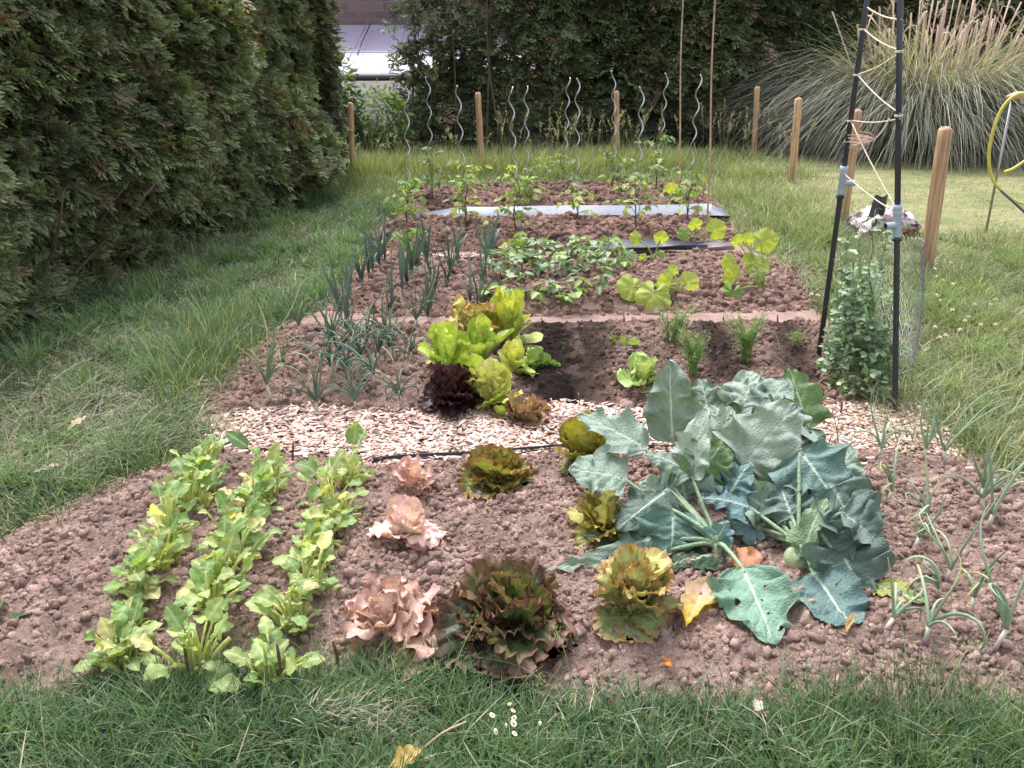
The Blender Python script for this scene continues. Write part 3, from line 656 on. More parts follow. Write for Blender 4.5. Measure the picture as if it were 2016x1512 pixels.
def hedge_face(root, A, B, H, n, size, c_dark, c_lite, seed, depth=.32, gap=None, core=True, zmin=0.0, bulge=None):
    """foliage over a hedge face from A to B, outward normal to the right of A->B"""
    rg = np.random.default_rng(seed)
    A = np.array(A, float); B = np.array(B, float); e = B - A; L = np.hypot(*e); e /= L; out = np.array([e[1], -e[0]])
    s = rg.random(n) * L; z = zmin + (H - zmin) * rg.random(n)
    bump = lambda s, z: .75 * (fbm(s * .75, z * 1.5, seed, 3) - .45) + .42 * (fbm(s * 2.2, z * 4.5, seed + 1, 2) - .4) - .10 * np.clip(.5 - z, 0, 1) + (bulge(s, z) if bulge else 0)
    if gap is not None:
        k = gap(s, z, rg); s, z = s[k], z[k]; n = len(s)
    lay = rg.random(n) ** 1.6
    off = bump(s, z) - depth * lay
    O = np.column_stack([A + e * s[:, None] + out * off[:, None], z])
    D = np.column_stack([out * .8 + e * rg.normal(0, .6, n)[:, None], rg.normal(-.1, .45, n)])
    Nn = np.column_stack([out * .55 + e * rg.normal(0, .35, n)[:, None], .75 + rg.normal(0, .3, n)])
    S = size * (.55 + .8 * rg.random(n))
    pn = fbm(s * 1.4, z * 3., seed + 4)
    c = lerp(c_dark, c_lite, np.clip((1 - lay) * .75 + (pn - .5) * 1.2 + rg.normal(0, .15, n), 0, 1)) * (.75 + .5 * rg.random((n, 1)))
    br = (rg.random(n) < .10 * np.clip(fbm(s * 3, z * 3, seed + 12) * 3 - 1, 0, 1)) | (rg.random(n) < .02); c[br] = np.array((.24, .16, .11)) * (.6 + .8 * rg.random((br.sum(), 1)))
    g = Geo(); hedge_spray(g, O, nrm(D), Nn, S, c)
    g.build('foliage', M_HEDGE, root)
    if core:
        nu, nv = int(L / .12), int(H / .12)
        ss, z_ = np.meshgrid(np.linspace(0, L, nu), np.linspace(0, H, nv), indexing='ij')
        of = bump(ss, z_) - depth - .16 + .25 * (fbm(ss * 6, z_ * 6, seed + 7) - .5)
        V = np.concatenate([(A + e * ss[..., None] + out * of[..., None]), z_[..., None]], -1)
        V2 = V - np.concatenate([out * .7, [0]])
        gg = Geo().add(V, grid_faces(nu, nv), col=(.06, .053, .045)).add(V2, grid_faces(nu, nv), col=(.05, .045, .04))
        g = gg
        for i in range(int(L * 5)):            # bare twigs and stems low down
            s0 = rg.random() * L; p0 = np.array([*(A + e * s0 + out * (-.35 + .2 * rg.random())), 0.0])
            p1 = p0 + np.array([*(out * rg.normal(.25, .2) + e * rg.normal(0, .3)), .4 + .8 * rg.random()])
            V, F, T = tube(curve([p0, (p0 + p1) / 2 + rg.normal(0, .04, 3), p1], 6), np.linspace(.016, .005, 6), 5); g.add(V, F, T, col=(.12, .09, .075))
        gg.build('inner_growth', M_DARK, root)
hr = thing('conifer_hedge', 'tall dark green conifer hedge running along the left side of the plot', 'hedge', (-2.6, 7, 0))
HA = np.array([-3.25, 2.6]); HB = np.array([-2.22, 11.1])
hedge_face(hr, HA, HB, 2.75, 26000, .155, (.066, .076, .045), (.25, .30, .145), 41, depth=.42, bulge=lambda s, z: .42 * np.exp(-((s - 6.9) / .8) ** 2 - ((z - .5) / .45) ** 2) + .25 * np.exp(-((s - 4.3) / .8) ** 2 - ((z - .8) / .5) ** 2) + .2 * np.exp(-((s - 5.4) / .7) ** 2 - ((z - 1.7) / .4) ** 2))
ge = Geo()                                    # rounded far end of the hedge
n = 2600; th = HR.random(n) * 2.6 - .4; z = HR.random(n) * 2.7
rr_ = .55 + .3 * (fbm(th * 2, z * 2, 5) - .4) - .2 * HR.random(n)
O = np.column_stack([HB[0] - .50 + rr_ * np.cos(th), HB[1] + rr_ * np.sin(th), z])
D = np.column_stack([np.cos(th), np.sin(th), HR.normal(0, .4, n)]); Nn = np.column_stack([np.cos(th) * .5, np.sin(th) * .5, np.full(n, .8)])
pnn = np.clip(z / 2.7, 0, 1) ** 3  # sun on the hedge top painted in, sprays paler with height
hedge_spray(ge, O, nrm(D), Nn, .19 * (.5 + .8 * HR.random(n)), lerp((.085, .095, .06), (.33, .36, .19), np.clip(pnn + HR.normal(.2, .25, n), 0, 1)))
n = 40; O = np.column_stack([HB[0] - .2 + HR.normal(0, .18, n), HB[1] - .3 + HR.normal(0, .2, n), 2.15 + HR.normal(0, .12, n)])
hedge_spray(ge, O, nrm(HR.normal(0, 1, (n, 3))), HR.normal(0, 1, (n, 3)), np.full(n, .16), np.tile((.28, .10, .05), (n, 1)))
ge.build('foliage', M_HEDGE, hr)

br_ = thing('conifer_hedge', 'long dense conifer hedge closing the far end of the garden behind the wire fence', 'hedge', (3, 14.6, 0))
def gap_back(s, z, rg):                       # thin, see-through at its left end
    x = s
    p = np.clip((x + .35) / 1.2, 0, 1) ** 1.1
    p = np.where(z < .8, np.maximum(p, .8), p) 
    p = np.where((z > 1.7) & (x < 1.4), p * .5, p)
    return rg.random(len(s)) < .05 + .95 * p
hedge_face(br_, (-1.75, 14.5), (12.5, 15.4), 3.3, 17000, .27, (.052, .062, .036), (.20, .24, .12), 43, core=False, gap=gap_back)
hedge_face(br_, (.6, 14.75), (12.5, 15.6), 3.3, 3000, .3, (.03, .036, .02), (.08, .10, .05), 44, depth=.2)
g = Geo()                                     # stems standing in the thin end
for i in range(16):
    x = -1.7 + 2.3 * HR.random(); p0 = np.array([x, 14.7 + .2 * HR.normal(), 0]); p1 = p0 + np.array([HR.normal(0, .2), HR.normal(0, .1), 1.6 + 1.2 * HR.random()])
    V, F, T = tube(curve([p0, (p0 + p1) / 2 + HR.normal(0, .06, 3), p1], 8), np.linspace(.022, .006, 8), 5); g.add(V, F, T, col=(.10, .075, .06))
g.build('stems', M_ROOT, br_)

# ------------------------------------------------------------------ house beyond the hedge gap
def box(g, a, b, col=(1, 1, 1)):
    a = np.array(a, float); b = np.array(b, float)
    V = np.array([(x, y, z) for z in (a[2], b[2]) for x, y in ((a[0], a[1]), (b[0], a[1]), (b[0], b[1]), (a[0], b[1]))])
    return g.add(V, [(0, 3, 2, 1), (4, 5, 6, 7), (0, 1, 5, 4), (1, 2, 6, 5), (2, 3, 7, 6), (3, 0, 4, 7)], col=col)
hs_ = thing('brick_house', 'weathered brick house with a lilac grey lean-to roof seen through the hedge gap', 'house', (-3, 21, 0))
g = Geo(); box(g, (-9, 21.0, 0), (4, 21.4, 6.5)); g.build('wall', M_BRICK, hs_, smooth=False)
g = Geo(); g.add([(-9, 18.95, 1.377), (4, 18.95, 1.377), (4, 21.0, 1.92), (-9, 21.0, 1.92)], [(0, 1, 2, 3)], col=(.36, .32, .45))
rf = g.build('lean_to_roof', M_PLASTIC, hs_, smooth=False)
g = Geo(); g.add([(-9, 17.6, 1.02), (4, 17.6, 1.02), (4, 18.95, 1.377), (-9, 18.95, 1.377), (-9, 17.6, .94), (4, 17.6, .94)], [(0, 1, 2, 3), (4, 5, 1, 0)], col=(.64, .60, .69))  # sunlit part of the roof, its brightness painted in as a paler colour
g.build('sunlit_lower_roof', M_PLASTIC, rf, smooth=False)
g = Geo(); a, b = np.array([-9, 18.95, 1.395]), np.array([4, 18.95, 1.395]); V, F, T = tube([a, (a + b) / 2, b], .012, 5); g.add(V, F, T, col=(.75, .72, .8)); g.build('roof_seam', M_PLASTIC, rf)
g = Geo(); box(g, (-9, 17.75, 0), (4, 17.95, .93), (.85, .82, .86)); g.build('lean_to_wall', M_ROOT, hs_, smooth=False)
g = Geo(); box(g, (-9, 17.5, .90), (4, 17.59, 1.0), (.03, .03, .035)); g.build('gutter', M_PLASTIC, hs_, smooth=False)
g = Geo()
for x in np.arange(-8.6, 4, .9):
    V, F, T = tube([(x, 17.62, 1.03), (x, 18.9, 1.37), (x, 20.9, 1.9)], .012, 4); g.add(V, F, T, col=(.5, .47, .55))
g.build('sheet_joints', M_PLASTIC, rf)
g = Geo(); V, F, T = tube([P(730, 46, 20.6), P(712, 84, 19), P(704, 108, 17.9)], .014, 5); g.add(V, F, T, col=(.06, .06, .07))
g.build('cable', M_PLASTIC, hs_)

# ------------------------------------------------------------------ broad-leaved shrubs and trees
def leafcloud(g, c, rx, n, L, c1, c2, rg, asp=.42, shell=.5, dr=(0, 0, -.2), nu=3):
    c = np.array(c, float); rx = np.array(rx, float)
    v = nrm(rg.normal(size=(n, 3))); r = (shell + (1 - shell) * rg.random(n) ** .6)
    lump = .75 + .5 * fbm(v[:, 0] * 2.5 + c[0], v[:, 1] * 2.5 + v[:, 2] * 2, 3)
    O = c + v * rx * (r * lump)[:, None]
    D = nrm(v * .6 + rg.normal(0, .6, (n, 3)) + dr); Nn = v * .5 + rg.normal(0, .35, (n, 3)) + (0, 0, .8)
    tv = np.array([(0, 0, 0), (asp * .5, .35, .05), (asp * .38, .7, .02), (0, 1, -.12), (-asp * .38, .7, .02), (-asp * .5, .35, .05), (0, .45, -.05)])
    tf3 = [(0, 1, 6), (1, 2, 6), (2, 3, 6), (3, 4, 6), (4, 5, 6), (5, 0, 6)]
    tc = np.ones((7, 3)) * np.array([.8, 1, 1.05, 1.1, 1.05, 1, .9])[:, None]
    cc = lerp(c1, c2, np.clip(rg.random(n) * .8 + .3 * v[:, 2], 0, 1)) * (.7 + .6 * rg.random((n, 1)))
    V, Q, T, C = instance(tv, [], tf3, tc, O, D, Nn, L * (.6 + .7 * rg.random(n)), cc); g.add(V, None, T, C)
def shrub(name, label, cat, px, py, Y, blobs, L, c1, c2, seed, asp=.42, group=None, stems=6):
    rg = np.random.default_rng(seed); o = P(px, py, Y); o[2] = 0
    r = thing(name, label, cat, o, group); g = Geo(); gs = Geo()
    for (dx, dy, z, rx, rz, n) in blobs:
        leafcloud(g, o + (dx, dy, z), (rx, rx * .8, rz), n, L, c1, c2, rg, asp)
        for k in range(stems):
            p1 = o + (dx, dy, z) + rg.normal(0, .3, 3) * (rx, rx, rz)
            V, F, T = tube(curve([o + (rg.normal(0, .06), rg.normal(0, .06), 0), o + (dx * .4, dy * .4, z * .5), p1], 7), np.linspace(.02, .006, 6), 5); gs.add(V, F, T, col=(.11, .08, .055))
    g.build('foliage', M_LEAF, r); gs.build('stems', M_ROOT, r); return r
shrub('leafy_shrub', 'bright green broad leaved shrub filling the gap at the left hedge end', 'shrub', 735, 300, 13.6, [(-.55, -.2, .9, .4, .8, 650), (.05, 0, .5, .5, .5, 650), (-.65, -.1, 1.3, .28, .4, 260)], .12, (.05, .10, .03), (.16, .24, .07), 51)
shrub('leafy_shrub', 'dark fern leaved shrub beside the white plume left of the pampas grass', 'shrub', 1575, 300, 15.0, [(0, 0, 1.55, .5, .4, 420), (.05, 0, .8, .45, .6, 260)], .16, (.03, .07, .035), (.08, .14, .07), 52, .25)
r = thing('leafy_tree', 'bright green leafy tree rising behind the pampas grass at the upper right', 'tree', (10.2, 16.6, 0)); rg = np.random.default_rng(53)
g = Geo()
for (x, z, rr2, n) in [(8.9, 2.3, .8, 900), (9.9, 2.0, 1.0, 1200), (10.4, 3.2, 1.2, 1400), (9.0, 3.4, .9, 700), (11.2, 1.8, 1.0, 900)]:
    leafcloud(g, (x, 16.2, z), (rr2, .7, rr2 * .9), n, .17, (.06, .11, .03), (.20, .28, .07), rg, .5)
g.build('crown', M_LEAF, r)
g = Geo()
for k in range(7):
    p1 = np.array([10.2 + rg.normal(0, .8), 16.4, 2 + rg.random() * 1.5]); V, F, T = tube(curve([(10.2, 16.6, 0), (10.2, 16.6, 1.0), p1], 8), np.linspace(.11, .03, 8)[:len(curve([(10.2, 16.6, 0), (10.2, 16.6, 1.0), p1], 8))], 7); g.add(V, F, T, col=(.12, .09, .065))
g.build('trunk', M_ROOT, r)

# ------------------------------------------------------------------ pampas grass
pg_o = P(1800, 308, 14.6); pg_o[2] = 0
r = thing('pampas_grass', 'huge grey green pampas grass clump with tan broken flower stalks', 'ornamental grass', pg_o); rg = np.random.default_rng(61)
def arch(n, L, th0, th1, W, c1, c2, sp, nseg=7):
    az = rg.random(n) * 6.283; rr3 = sp * np.sqrt(rg.random(n))
    q = pg_o + np.column_stack([np.cos(az) * rr3, np.sin(az) * rr3, np.zeros(n)])
    t0 = np.abs(rg.normal(*th0, n)); t1 = rg.normal(*th1, n)
    c = lerp(c1, c2, rg.random(n)) * (.65 + .6 * rg.random((n, 1)))
    return blades(q, L[0] + (L[1] - L[0]) * rg.random(n), W * (.7 + .6 * rg.random(n)), az + rg.normal(0, .35, n), t0, t1, c, tipcol=c * 1.25 + .02, nseg=nseg, wpow=2.2, rng=rg)
g = Geo(); V, Q, T, C = arch(9500, (2.2, 3.5), (.40, .28), (2.25, .35), .014, (.15, .16, .14), (.41, .405, .37), .95); g.add(V, Q, T, C)
V, Q, T, C = arch(2200, (1.4, 2.6), (.8, .25), (2.2, .3), .014, (.12, .135, .10), (.31, .32, .26), 1.0); g.add(V, Q, T, C)
V, Q, T, C = arch(1200, (1.7, 2.8), (.3, .3), (2.2, .5), .013, (.46, .40, .31), (.66, .57, .47), .9); g.add(V, Q, T, C)
g.build('leaves', M_GRASS, r)
u = nrm(rg.normal(size=(900, 3))); g = Geo()
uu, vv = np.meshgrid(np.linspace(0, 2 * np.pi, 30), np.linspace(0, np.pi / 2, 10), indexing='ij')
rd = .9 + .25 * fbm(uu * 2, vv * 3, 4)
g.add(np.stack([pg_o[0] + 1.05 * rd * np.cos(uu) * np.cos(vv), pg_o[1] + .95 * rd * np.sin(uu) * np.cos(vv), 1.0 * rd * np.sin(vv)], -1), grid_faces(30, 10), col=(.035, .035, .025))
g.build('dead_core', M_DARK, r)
g = Geo()
for i in range(140):
    az = rg.random() * 6.283; b = pg_o + np.array([np.cos(az), np.sin(az), 0]) * .85 * rg.random() ** .5
    th = abs(rg.normal(.0, .33)) ; L = 1.75 + .62 * rg.random() ** 1.3; dr_ = np.array([np.cos(az) * np.sin(th), np.sin(az) * np.sin(th), np.cos(th)])
    pts = [b, b + dr_ * L * .5 + rg.normal(0, .02, 3), b + dr_ * L]
    if rg.random() < .35: pts += [b + dr_ * L + np.array([rg.normal(0, .12), rg.normal(0, .1), -.08 - .2 * rg.random()])]
    p = curve(pts, 9); w0 = .010 + .010 * rg.random()
    V, F, T = tube(p, np.linspace(w0, w0 * .8, len(p)), 5); g.add(V, F, T, col=np.array([(.66, .50, .38), (.76, .62, .50), (.58, .45, .34)][i % 3]))
    if rg.random() < .4:                        # feathery remains at the tip
        m = 60; tq = rg.random(m); q = p[-1] + (p[-2] - p[-1]) * tq[:, None] * 2.2
        V, Q, T, C = blades(q, .07 + .05 * rg.random(m), .005, rg.random(m) * 6.283, .6, 2.2, lerp((.66, .53, .45), (.80, .70, .62), rg.random(m)), nseg=2, rng=rg); g.add(V, Q, T, C)
    if rg.random() < .6:                        # dry sheath strips
        m = 5; t = .4 + .6 * rg.random(m); q = b + dr_ * (L * t)[:, None]
        V, Q, T, C = blades(q, .3 + .3 * rg.random(m), .02, rg.random(m) * 6.283, .2, 1.4, (.58, .44, .33), nseg=3, rng=rg); g.add(V, Q, T, C)
g.build('dry_stalks', M_ROOT, r)
g = Geo()
for (px, py, Y, ln, dx) in [(1745, 14, 14.4, .35, .1), (1805, 75, 14.0, .3, -.1), (1725, 60, 14.2, .3, -.2), (1895, 10, 14.6, .3, .15), (1508, 84, 14.3, .4, .35)]:
    o = P(px, py, Y); m = 160; t = rg.random(m); ax = nrm(np.array([dx, .05, -.55]))
    q = o + ax * (t * ln)[:, None]
    V, Q, T, C = blades(q, .13 * (1 - .4 * t), .006, rg.random(m) * 6.283, .9, 2.3, lerp((.62, .50, .46), (.75, .66, .6), rg.random(m)), nseg=2, rng=rg); g.add(V, Q, T, C)
    base = pg_o + (rg.normal(0, .3), 0, .3)
    V, F, T = tube(curve([base, base * .4 + o * .6 + (0, 0, .3), o + ax * ln], 9), .007, 4); g.add(V, F, T, col=(.55, .46, .36))
g.build('plumes', M_GRASS, r)

# ------------------------------------------------------------------ fence posts, wire, stakes, canes
PR = np.random.default_rng(71)
posts = [(695, 345, 690, 205, .036, 'thin wooden post against the end of the left hedge'), (950, 345, 941, 185, .037, 'leaning wooden post behind the left rear tomato stakes'),
         (1215, 318, 1214, 182, .038, 'wooden post with a wire wound round it among the tall grass'), (1484, 308, 1491, 173, .04, 'wooden post at the left edge of the pampas grass'),
         (1559, 362, 1572, 196, .042, 'wooden post in front of the pampas grass with a pale cut top'), (1660, 440, 1688, 220, .042, 'wooden post seen between the two black trellis poles'),
         (1823, 532, 1861, 256, .05, 'largest thick orange wooden post standing right of the trellis')]
POSTW = []
for (bx, by, tx, ty, rr4, lab) in posts:
    b = G(bx, by); t = P(tx, ty, b[1] + .02); o = thing('fence_post', lab, 'post', b, 'wooden fence posts round the plot')
    hh = np.linspace(0, 1, 14); ax = t - b
    pts = b + ax * hh[:, None] + np.array([0, 0, -.02]) * (1 - hh[:, None]); rads = np.full(14, rr4) * (1 + .02 * PR.normal(size=14))
    ch = np.array([t + nrm(ax) * .008, t + nrm(ax) * .016, t + nrm(ax) * .02]); pts = np.concatenate([pts, ch]); rads = np.concatenate([rads, rr4 * np.array([.86, .7, .3])])
    V, F, T = tube(pts, rads, 18); V = V + PR.normal(0, .0006, V.shape)
    tone = .85 + .3 * PR.random(); c = np.ones((len(V), 3)) * tone * (.8 + .4 * fbm(V[:, 0] * 60 + bx, V[:, 2] * 4, 4))[:, None]; lo = np.clip(1 - V[:, 2] / .25, 0, 1)[:, None]; c = c * (1 - lo * np.array([.45, .4, .35]))
    g = Geo(); g.add(V, F, T, c); g.build('shaft', M_WOOD, o)
    g = Geo(); e0 = t + nrm(ax) * .0205; th = np.linspace(0, 6.283, 15)[:-1]; x = nrm(np.cross(ax, (0, 1, 0))); y = nrm(np.cross(ax, x))
    V = np.concatenate([e0 + rr4 * .68 * (np.cos(th)[:, None] * x + np.sin(th)[:, None] * y), [e0 + nrm(ax) * .003]])
    g.add(V, F3=[(i, (i + 1) % 14, 14) for i in range(14)], col=(1.45, 1.6, 1.8)); g.build('cut_top', M_WOOD, o)
    POSTW.append((b, t))
def netting(g, fn, nu, nv, r, col, k=3):
    """hexagonal wire: zigzag strands over a surface fn(u,v)"""
    for i in range(nu):
        v = np.arange(nv + 1); off = ((v + i) % 2) * .62 - .31
        p = np.array([fn((i + .5 + o) / nu, vv / nv) for vv, o in zip(v, off)])
        p = p + PR.normal(0, .0015, p.shape)
        V, F, T = tube(p, r, k, False); g.add(V, F, T, col=col)
wf = thing('wire_fence', 'dark hexagonal chicken wire strung between the wooden fence posts', 'wire fence', (0, 12.5, 0))
for i in range(len(POSTW) - 1):
    (b0, t0), (b1, t1) = POSTW[i], POSTW[i + 1]; hgt = .92 if i < 3 else .8
    if i == 5: continue
    L = np.linalg.norm(b1 - b0); g = Geo()
    def fn(u, v, b0=b0, b1=b1, t0=t0, t1=t1, hgt=hgt):
        a = b0 + (t0 - b0) * v * hgt; c = b1 + (t1 - b1) * v * hgt
        return a + (c - a) * u + np.array([0, .045 + .04 * math.sin(u * 9 + v * 3), -.05 * v * math.sin(u * 3.14)])
    netting(g, fn, int(L / .05), 20, .0011, (.05, .052, .055))
    for vv in (0.02, .5, 1):
        p = np.array([fn(u, vv) for u in np.linspace(0, 1, 24)]); V, F, T = tube(p, .0013, 3, False); g.add(V, F, T, col=(.12, .12, .13))
    g.build('netting', M_PLASTIC, wf)

stk = [(800, 170, 803, 458, 'F'), (901, 168, 917, 455, 'F'), (1005, 171, 1020, 467, 'F'), (1137, 154, 1135, 442, 'F'), (1264, 171, 1253, 465, 'F'), (1378, 147, 1348, 446, 'F'),
       (842, 152, 852, 402, 'B'), (1035, 170, 1039, 404, 'B'), (1119, 153, 1110, 386, 'B'), (1208, 139, 1210, 396, 'B'), (1313, 144, 1294, 380, 'B')]
nF = nB = 0; TOMS = []
for (tx, ty, bx, by, row) in stk:
    b = G(bx, by, .05); t = P(tx, ty, b[1] - .02)
    if row == 'F': nF += 1; k = nF
    else: nB += 1; k = nB
    rn = 'front' if row == 'F' else 'rear'; tot = 6 if row == 'F' else 5
    n = 110; h = np.linspace(0, 1, n); L = np.linalg.norm(t - b); ph = PR.random() * 6.28
    ang = 2 * np.pi * h * L / .215 + ph
    am = .020 * np.clip(h * 8, 0, 1)
    pts = b + (t - b) * h[:, None] + np.stack([am * np.cos(ang), am * np.sin(ang), 0 * h], 1) - np.array([0, 0, .05]) * (1 - h[:, None]) ** 8
    V, F, T = tube(pts, .0058, 8); g = Geo(); g.add(V, F, T, col=(.45, .46, .49))
    o = g.build('spiral_stake', M_METAL, None, b)
    tag(o, f'wavy metal tomato stake, {ORD[k-1]} of {"six" if tot==6 else "five"} from the left in the {rn} tomato row', 'plant stake', 'spiral metal tomato stakes')
    TOMS.append((b, row, k, tot))
for (bx, by, tx, ty, lab) in [(1334, 398, 1345, 0, 'thin bamboo cane standing left at the end of the rear bed'), (1391, 452, 1408, 0, 'thicker reddish bamboo cane standing right beside the grey sheet')]:
    b = G(bx, by, .05); t = P(tx, ty, b[1]); t = b + (t - b) * 1.12
    n = 40; h = np.linspace(0, 1, n); rads = .0085 * (1 - .25 * h) * (1 + .22 * (np.abs((h * 9) % 1 - .5) > .44))
    pts = b + (t - b) * h[:, None] + np.stack([.008 * np.sin(h * 7), 0 * h, 0 * h], 1)
    V, F, T = tube(pts, rads, 8); c = lerp((.36, .22, .14), (.62, .46, .32), fbm(h * 14, h * 3)); c = np.concatenate([np.repeat(c, 8, 0), c[:1], c[-1:]])
    tag(Geo().add(V, F, T, c).build('bamboo_cane', M_ROOT, None, b), lab, 'cane', 'bamboo canes')

# ------------------------------------------------------------------ trellis, netting, bag, hose
tb1 = G(1762, 808, .03); tt1 = P(1772, 0, tb1[1] + .22); tb2 = G(1612, 700, .03); tt2 = P(1707, 0, tb2[1] + .02)
pts1 = tb1 + (tt1 - tb1) * np.linspace(0, 1.12, 24)[:, None]; pts2 = tb2 + (tt2 - tb2) * np.linspace(0, 1.12, 24)[:, None]
tr = thing('pea_trellis', 'tall A shaped trellis of two dark pipes laced with pale string over the peas', 'trellis', (tb1 + tb2) / 2)
def along(b, t, px, py):                     # point on a pole nearest to a pixel row
    bb, tt = None, None
    for k in np.linspace(0, 1.1, 400):
        q = b + (t - b) * k; f = q - CAM; zc = f[1] * cp - f[2] * sp; y = CY - FPX * (f[1] * sp + f[2] * cp) / zc
        if y <= py: return q
    return q
for (pts, b, t, fy, side, lab) in [(pts1, tb1, tt1, 440, -1, None), (pts2, tb2, tt2, 358, 1, None)]:
    up = nrm(t - b); f0 = along(b, t, 0, fy); kf = np.linalg.norm(f0 - b)
    g = Geo(); V, F, T = tube([f0 + up * .03, f0 + up * .7, f0 + up * 2.0], .0125, 10); g.add(V, F, T, col=(.035, .04, .055)); po = g.build('upper_pole', M_PLASTIC, tr)
    g = Geo(); hh = np.linspace(0, kf - .03, 120); V, F, T = tube(b + up * hh[:, None], .0125 + .0016 * (np.arange(120) % 2 if side > 0 else (np.arange(120) % 15 == 0)), 10); g.add(V, F, T, col=(.022, .024, .03)); g.build('lower_pole', M_PLASTIC, tr)
    g = Geo(); V, F, T = tube(f0 + up * np.array([-.065, -.06, .05, .055, .075])[:, None], [.0165, .018, .018, .0205, .0205], 12); g.add(V, F, T, col=(.34, .42, .50))
    dv = np.array([side * .95, -.3, .12 if side < 0 else .05]); dv[2] = -.05 if side < 0 else .1; dv = nrm(dv)
    V, F, T = tube(f0 - up * .01 + dv * np.array([.0, .03, .062])[:, None], .0145, 12, False); g.add(V, F, T, col=(.34, .42, .50))
    e = f0 - up * .01 + dv * .056; V, F, T = tube([e, e + dv * .001], .013, 12); g.add(V, F, T, col=(.02, .02, .025))
    g.build('pipe_fitting', M_PLASTIC, tr)
    g = Geo(); V, F, T = tube(f0 - up * np.array([.068, .08])[:, None], .021, 12); g.add(V, F, T, col=(.02, .02, .025)); g.build('collar', M_PLASTIC, tr)
st = [(2, 60), (1, 100), (2, 148), (1, 232), (2, 238), (1, 415), (2, 340)]
q1 = lambda y: along(tb1, tt1, 0, y) + (0, -.016, 0)
q2 = lambda y: along(tb2, tt2, 0, y) + (0, -.016, 0)
segs = [(q2(60), q1(102)), (q1(104), q2(148)), (q2(150), q1(226)), (q1(234), q2(238)), (q2(242), q1(418)), (q1(422), q2(342)), (q2(16), q1(40))]
g = Geo()
for a, b in segs:
    t = np.linspace(0, 1, 14)[:, None]; p = a + (b - a) * t; p[:, 2] -= .012 * np.sin(t[:, 0] * np.pi)
    V, F, T = tube(p, .0032, 5); g.add(V, F, T, col=(.66, .53, .45))
for q in [q2(60), q1(103), q2(149), q1(230), q2(239), q1(420), q2(341)]:
    th = np.linspace(0, 6.283 * 2, 26); p = q + (0, .016, 0) + np.column_stack([.0155 * np.cos(th), .0155 * np.sin(th), .008 * (th / 12 - .5)]); V, F, T = tube(p, .003, 5); g.add(V, F, T, col=(.66, .53, .45))
g.build('string', M_ROOT, tr)
g = Geo(); k0 = q1(232) * .8 + q2(238) * .2
V, F, T = tube(curve([k0, k0 + (-.02, 0, -.05), k0 + (-.045, 0, -.085)], 8), .0032, 5); g.add(V, F, T, col=(.62, .48, .40))
for i in range(26):
    a = k0 + (-.045, 0, -.085); b = a + np.array([-.06 - .07 * PR.random(), PR.normal(0, .015), -.005 + PR.normal(-.02, .02)])
    V, F, T = tube(curve([a, (a + b) / 2 + PR.normal(0, .008, 3), b], 5), .0012, 3); g.add(V, F, T, col=(.58, .42, .36))
g.build('frayed_string_end', M_ROOT, tr)

# hexagonal mesh tube behind the peas
nr = thing('pea_netting', 'curved sheet of chicken wire standing round the pea plants', 'netting', G(1710, 690))
nA = [P(1640, 405, 4.9), P(1700, 440, 5.1), P(1770, 462, 5.1), P(1815, 470, 4.75), P(1812, 490, 4.45)]
nB_ = [(*G(1625, 690)[:2], .05), (*G(1700, 700)[:2], .05), (*G(1750, 720)[:2], .04), (*G(1785, 740)[:2], .04), (*G(1790, 760)[:2], .04)]
cA, cB = curve(nA, 40), curve(nB_, 40)
def fn(u, v):
    i = min(u, 1) * (len(cA) - 1); j = int(i); f = i - j; j2 = min(j + 1, len(cA) - 1)
    a = cA[j] * (1 - f) + cA[j2] * f; j = min(j, len(cB) - 2); b = cB[j] * (1 - f) + cB[j + 1] * f
    return b + (a - b) * v + np.array([.05 * math.sin(v * 3.1), .04 * math.sin(v * 3.1), 0])
g = Geo(); netting(g, fn, 48, 36, .0016, (.26, .28, .28)); g.build('wire_mesh', M_METAL, nr)

# crumpled soil bag lying on the grass
bg_ = thing('plastic_sack', 'crumpled black and pink printed plastic sack lying behind the pea netting', 'sack', G(1745, 478)); rg = np.random.default_rng(81)
o = G(1748, 470); u, v = np.meshgrid(np.linspace(0, 2 * np.pi, 60), np.linspace(-1, 1, 26), indexing='ij')
ex = np.sign(np.cos(u)) * np.abs(np.cos(u)) ** .6; ey = np.sign(np.sin(u)) * np.abs(np.sin(u)) ** .6
hgt = .20 * np.sqrt(np.clip(1 - np.abs(v) ** 3, 0, 1))
cr_ = fbm(u * 3, v * 6, 3) - .5
X = o[0] + v * .27 + .05 * cr_; Y = o[1] + .15 + ex * .16 + .04 * cr_; Z = .10 + hgt * ey * .55 * (1 + .8 * (fbm(u * 4, v * 7, 9) - .5)) + .06 * (fbm(v * 9, u * 2, 12) - .5) + .04 * (1 - np.abs(v))
c = np.zeros(u.shape + (3,)); c[:] = (.50, .36, .38); f = fbm(v * 4 + 2, u * 1.5, 7)
c[f > .54] = (.72, .63, .64); c[(f < .40)] = (.03, .03, .04); c[(Z < .09)] = (.45, .13, .10)
f3 = fbm(v * 30, u * 14, 17); c[(f3 > .60) & (f > .42)] = (.06, .05, .08)
Geo().add(np.stack([X, Y, Z], -1), grid_faces(60, 26), col=c.reshape(-1, 3)).build('bag', M_PLASTIC, bg_)
g = Geo()                                     # open black mouth flap
u, v = np.meshgrid(np.linspace(0, 1, 16), np.linspace(-1, 1, 14), indexing='ij')
a = P(1722, 445, o[1] - .05); b = P(1742, 385, o[1] + .02)
V = a + (b - a) * u[..., None] + np.stack([v * .075 * (1 - .25 * u), .05 * np.abs(v) + .015 * np.sin(u * 5 + v * 3), .01 * v + .008 * np.sin(v * 5)], -1)
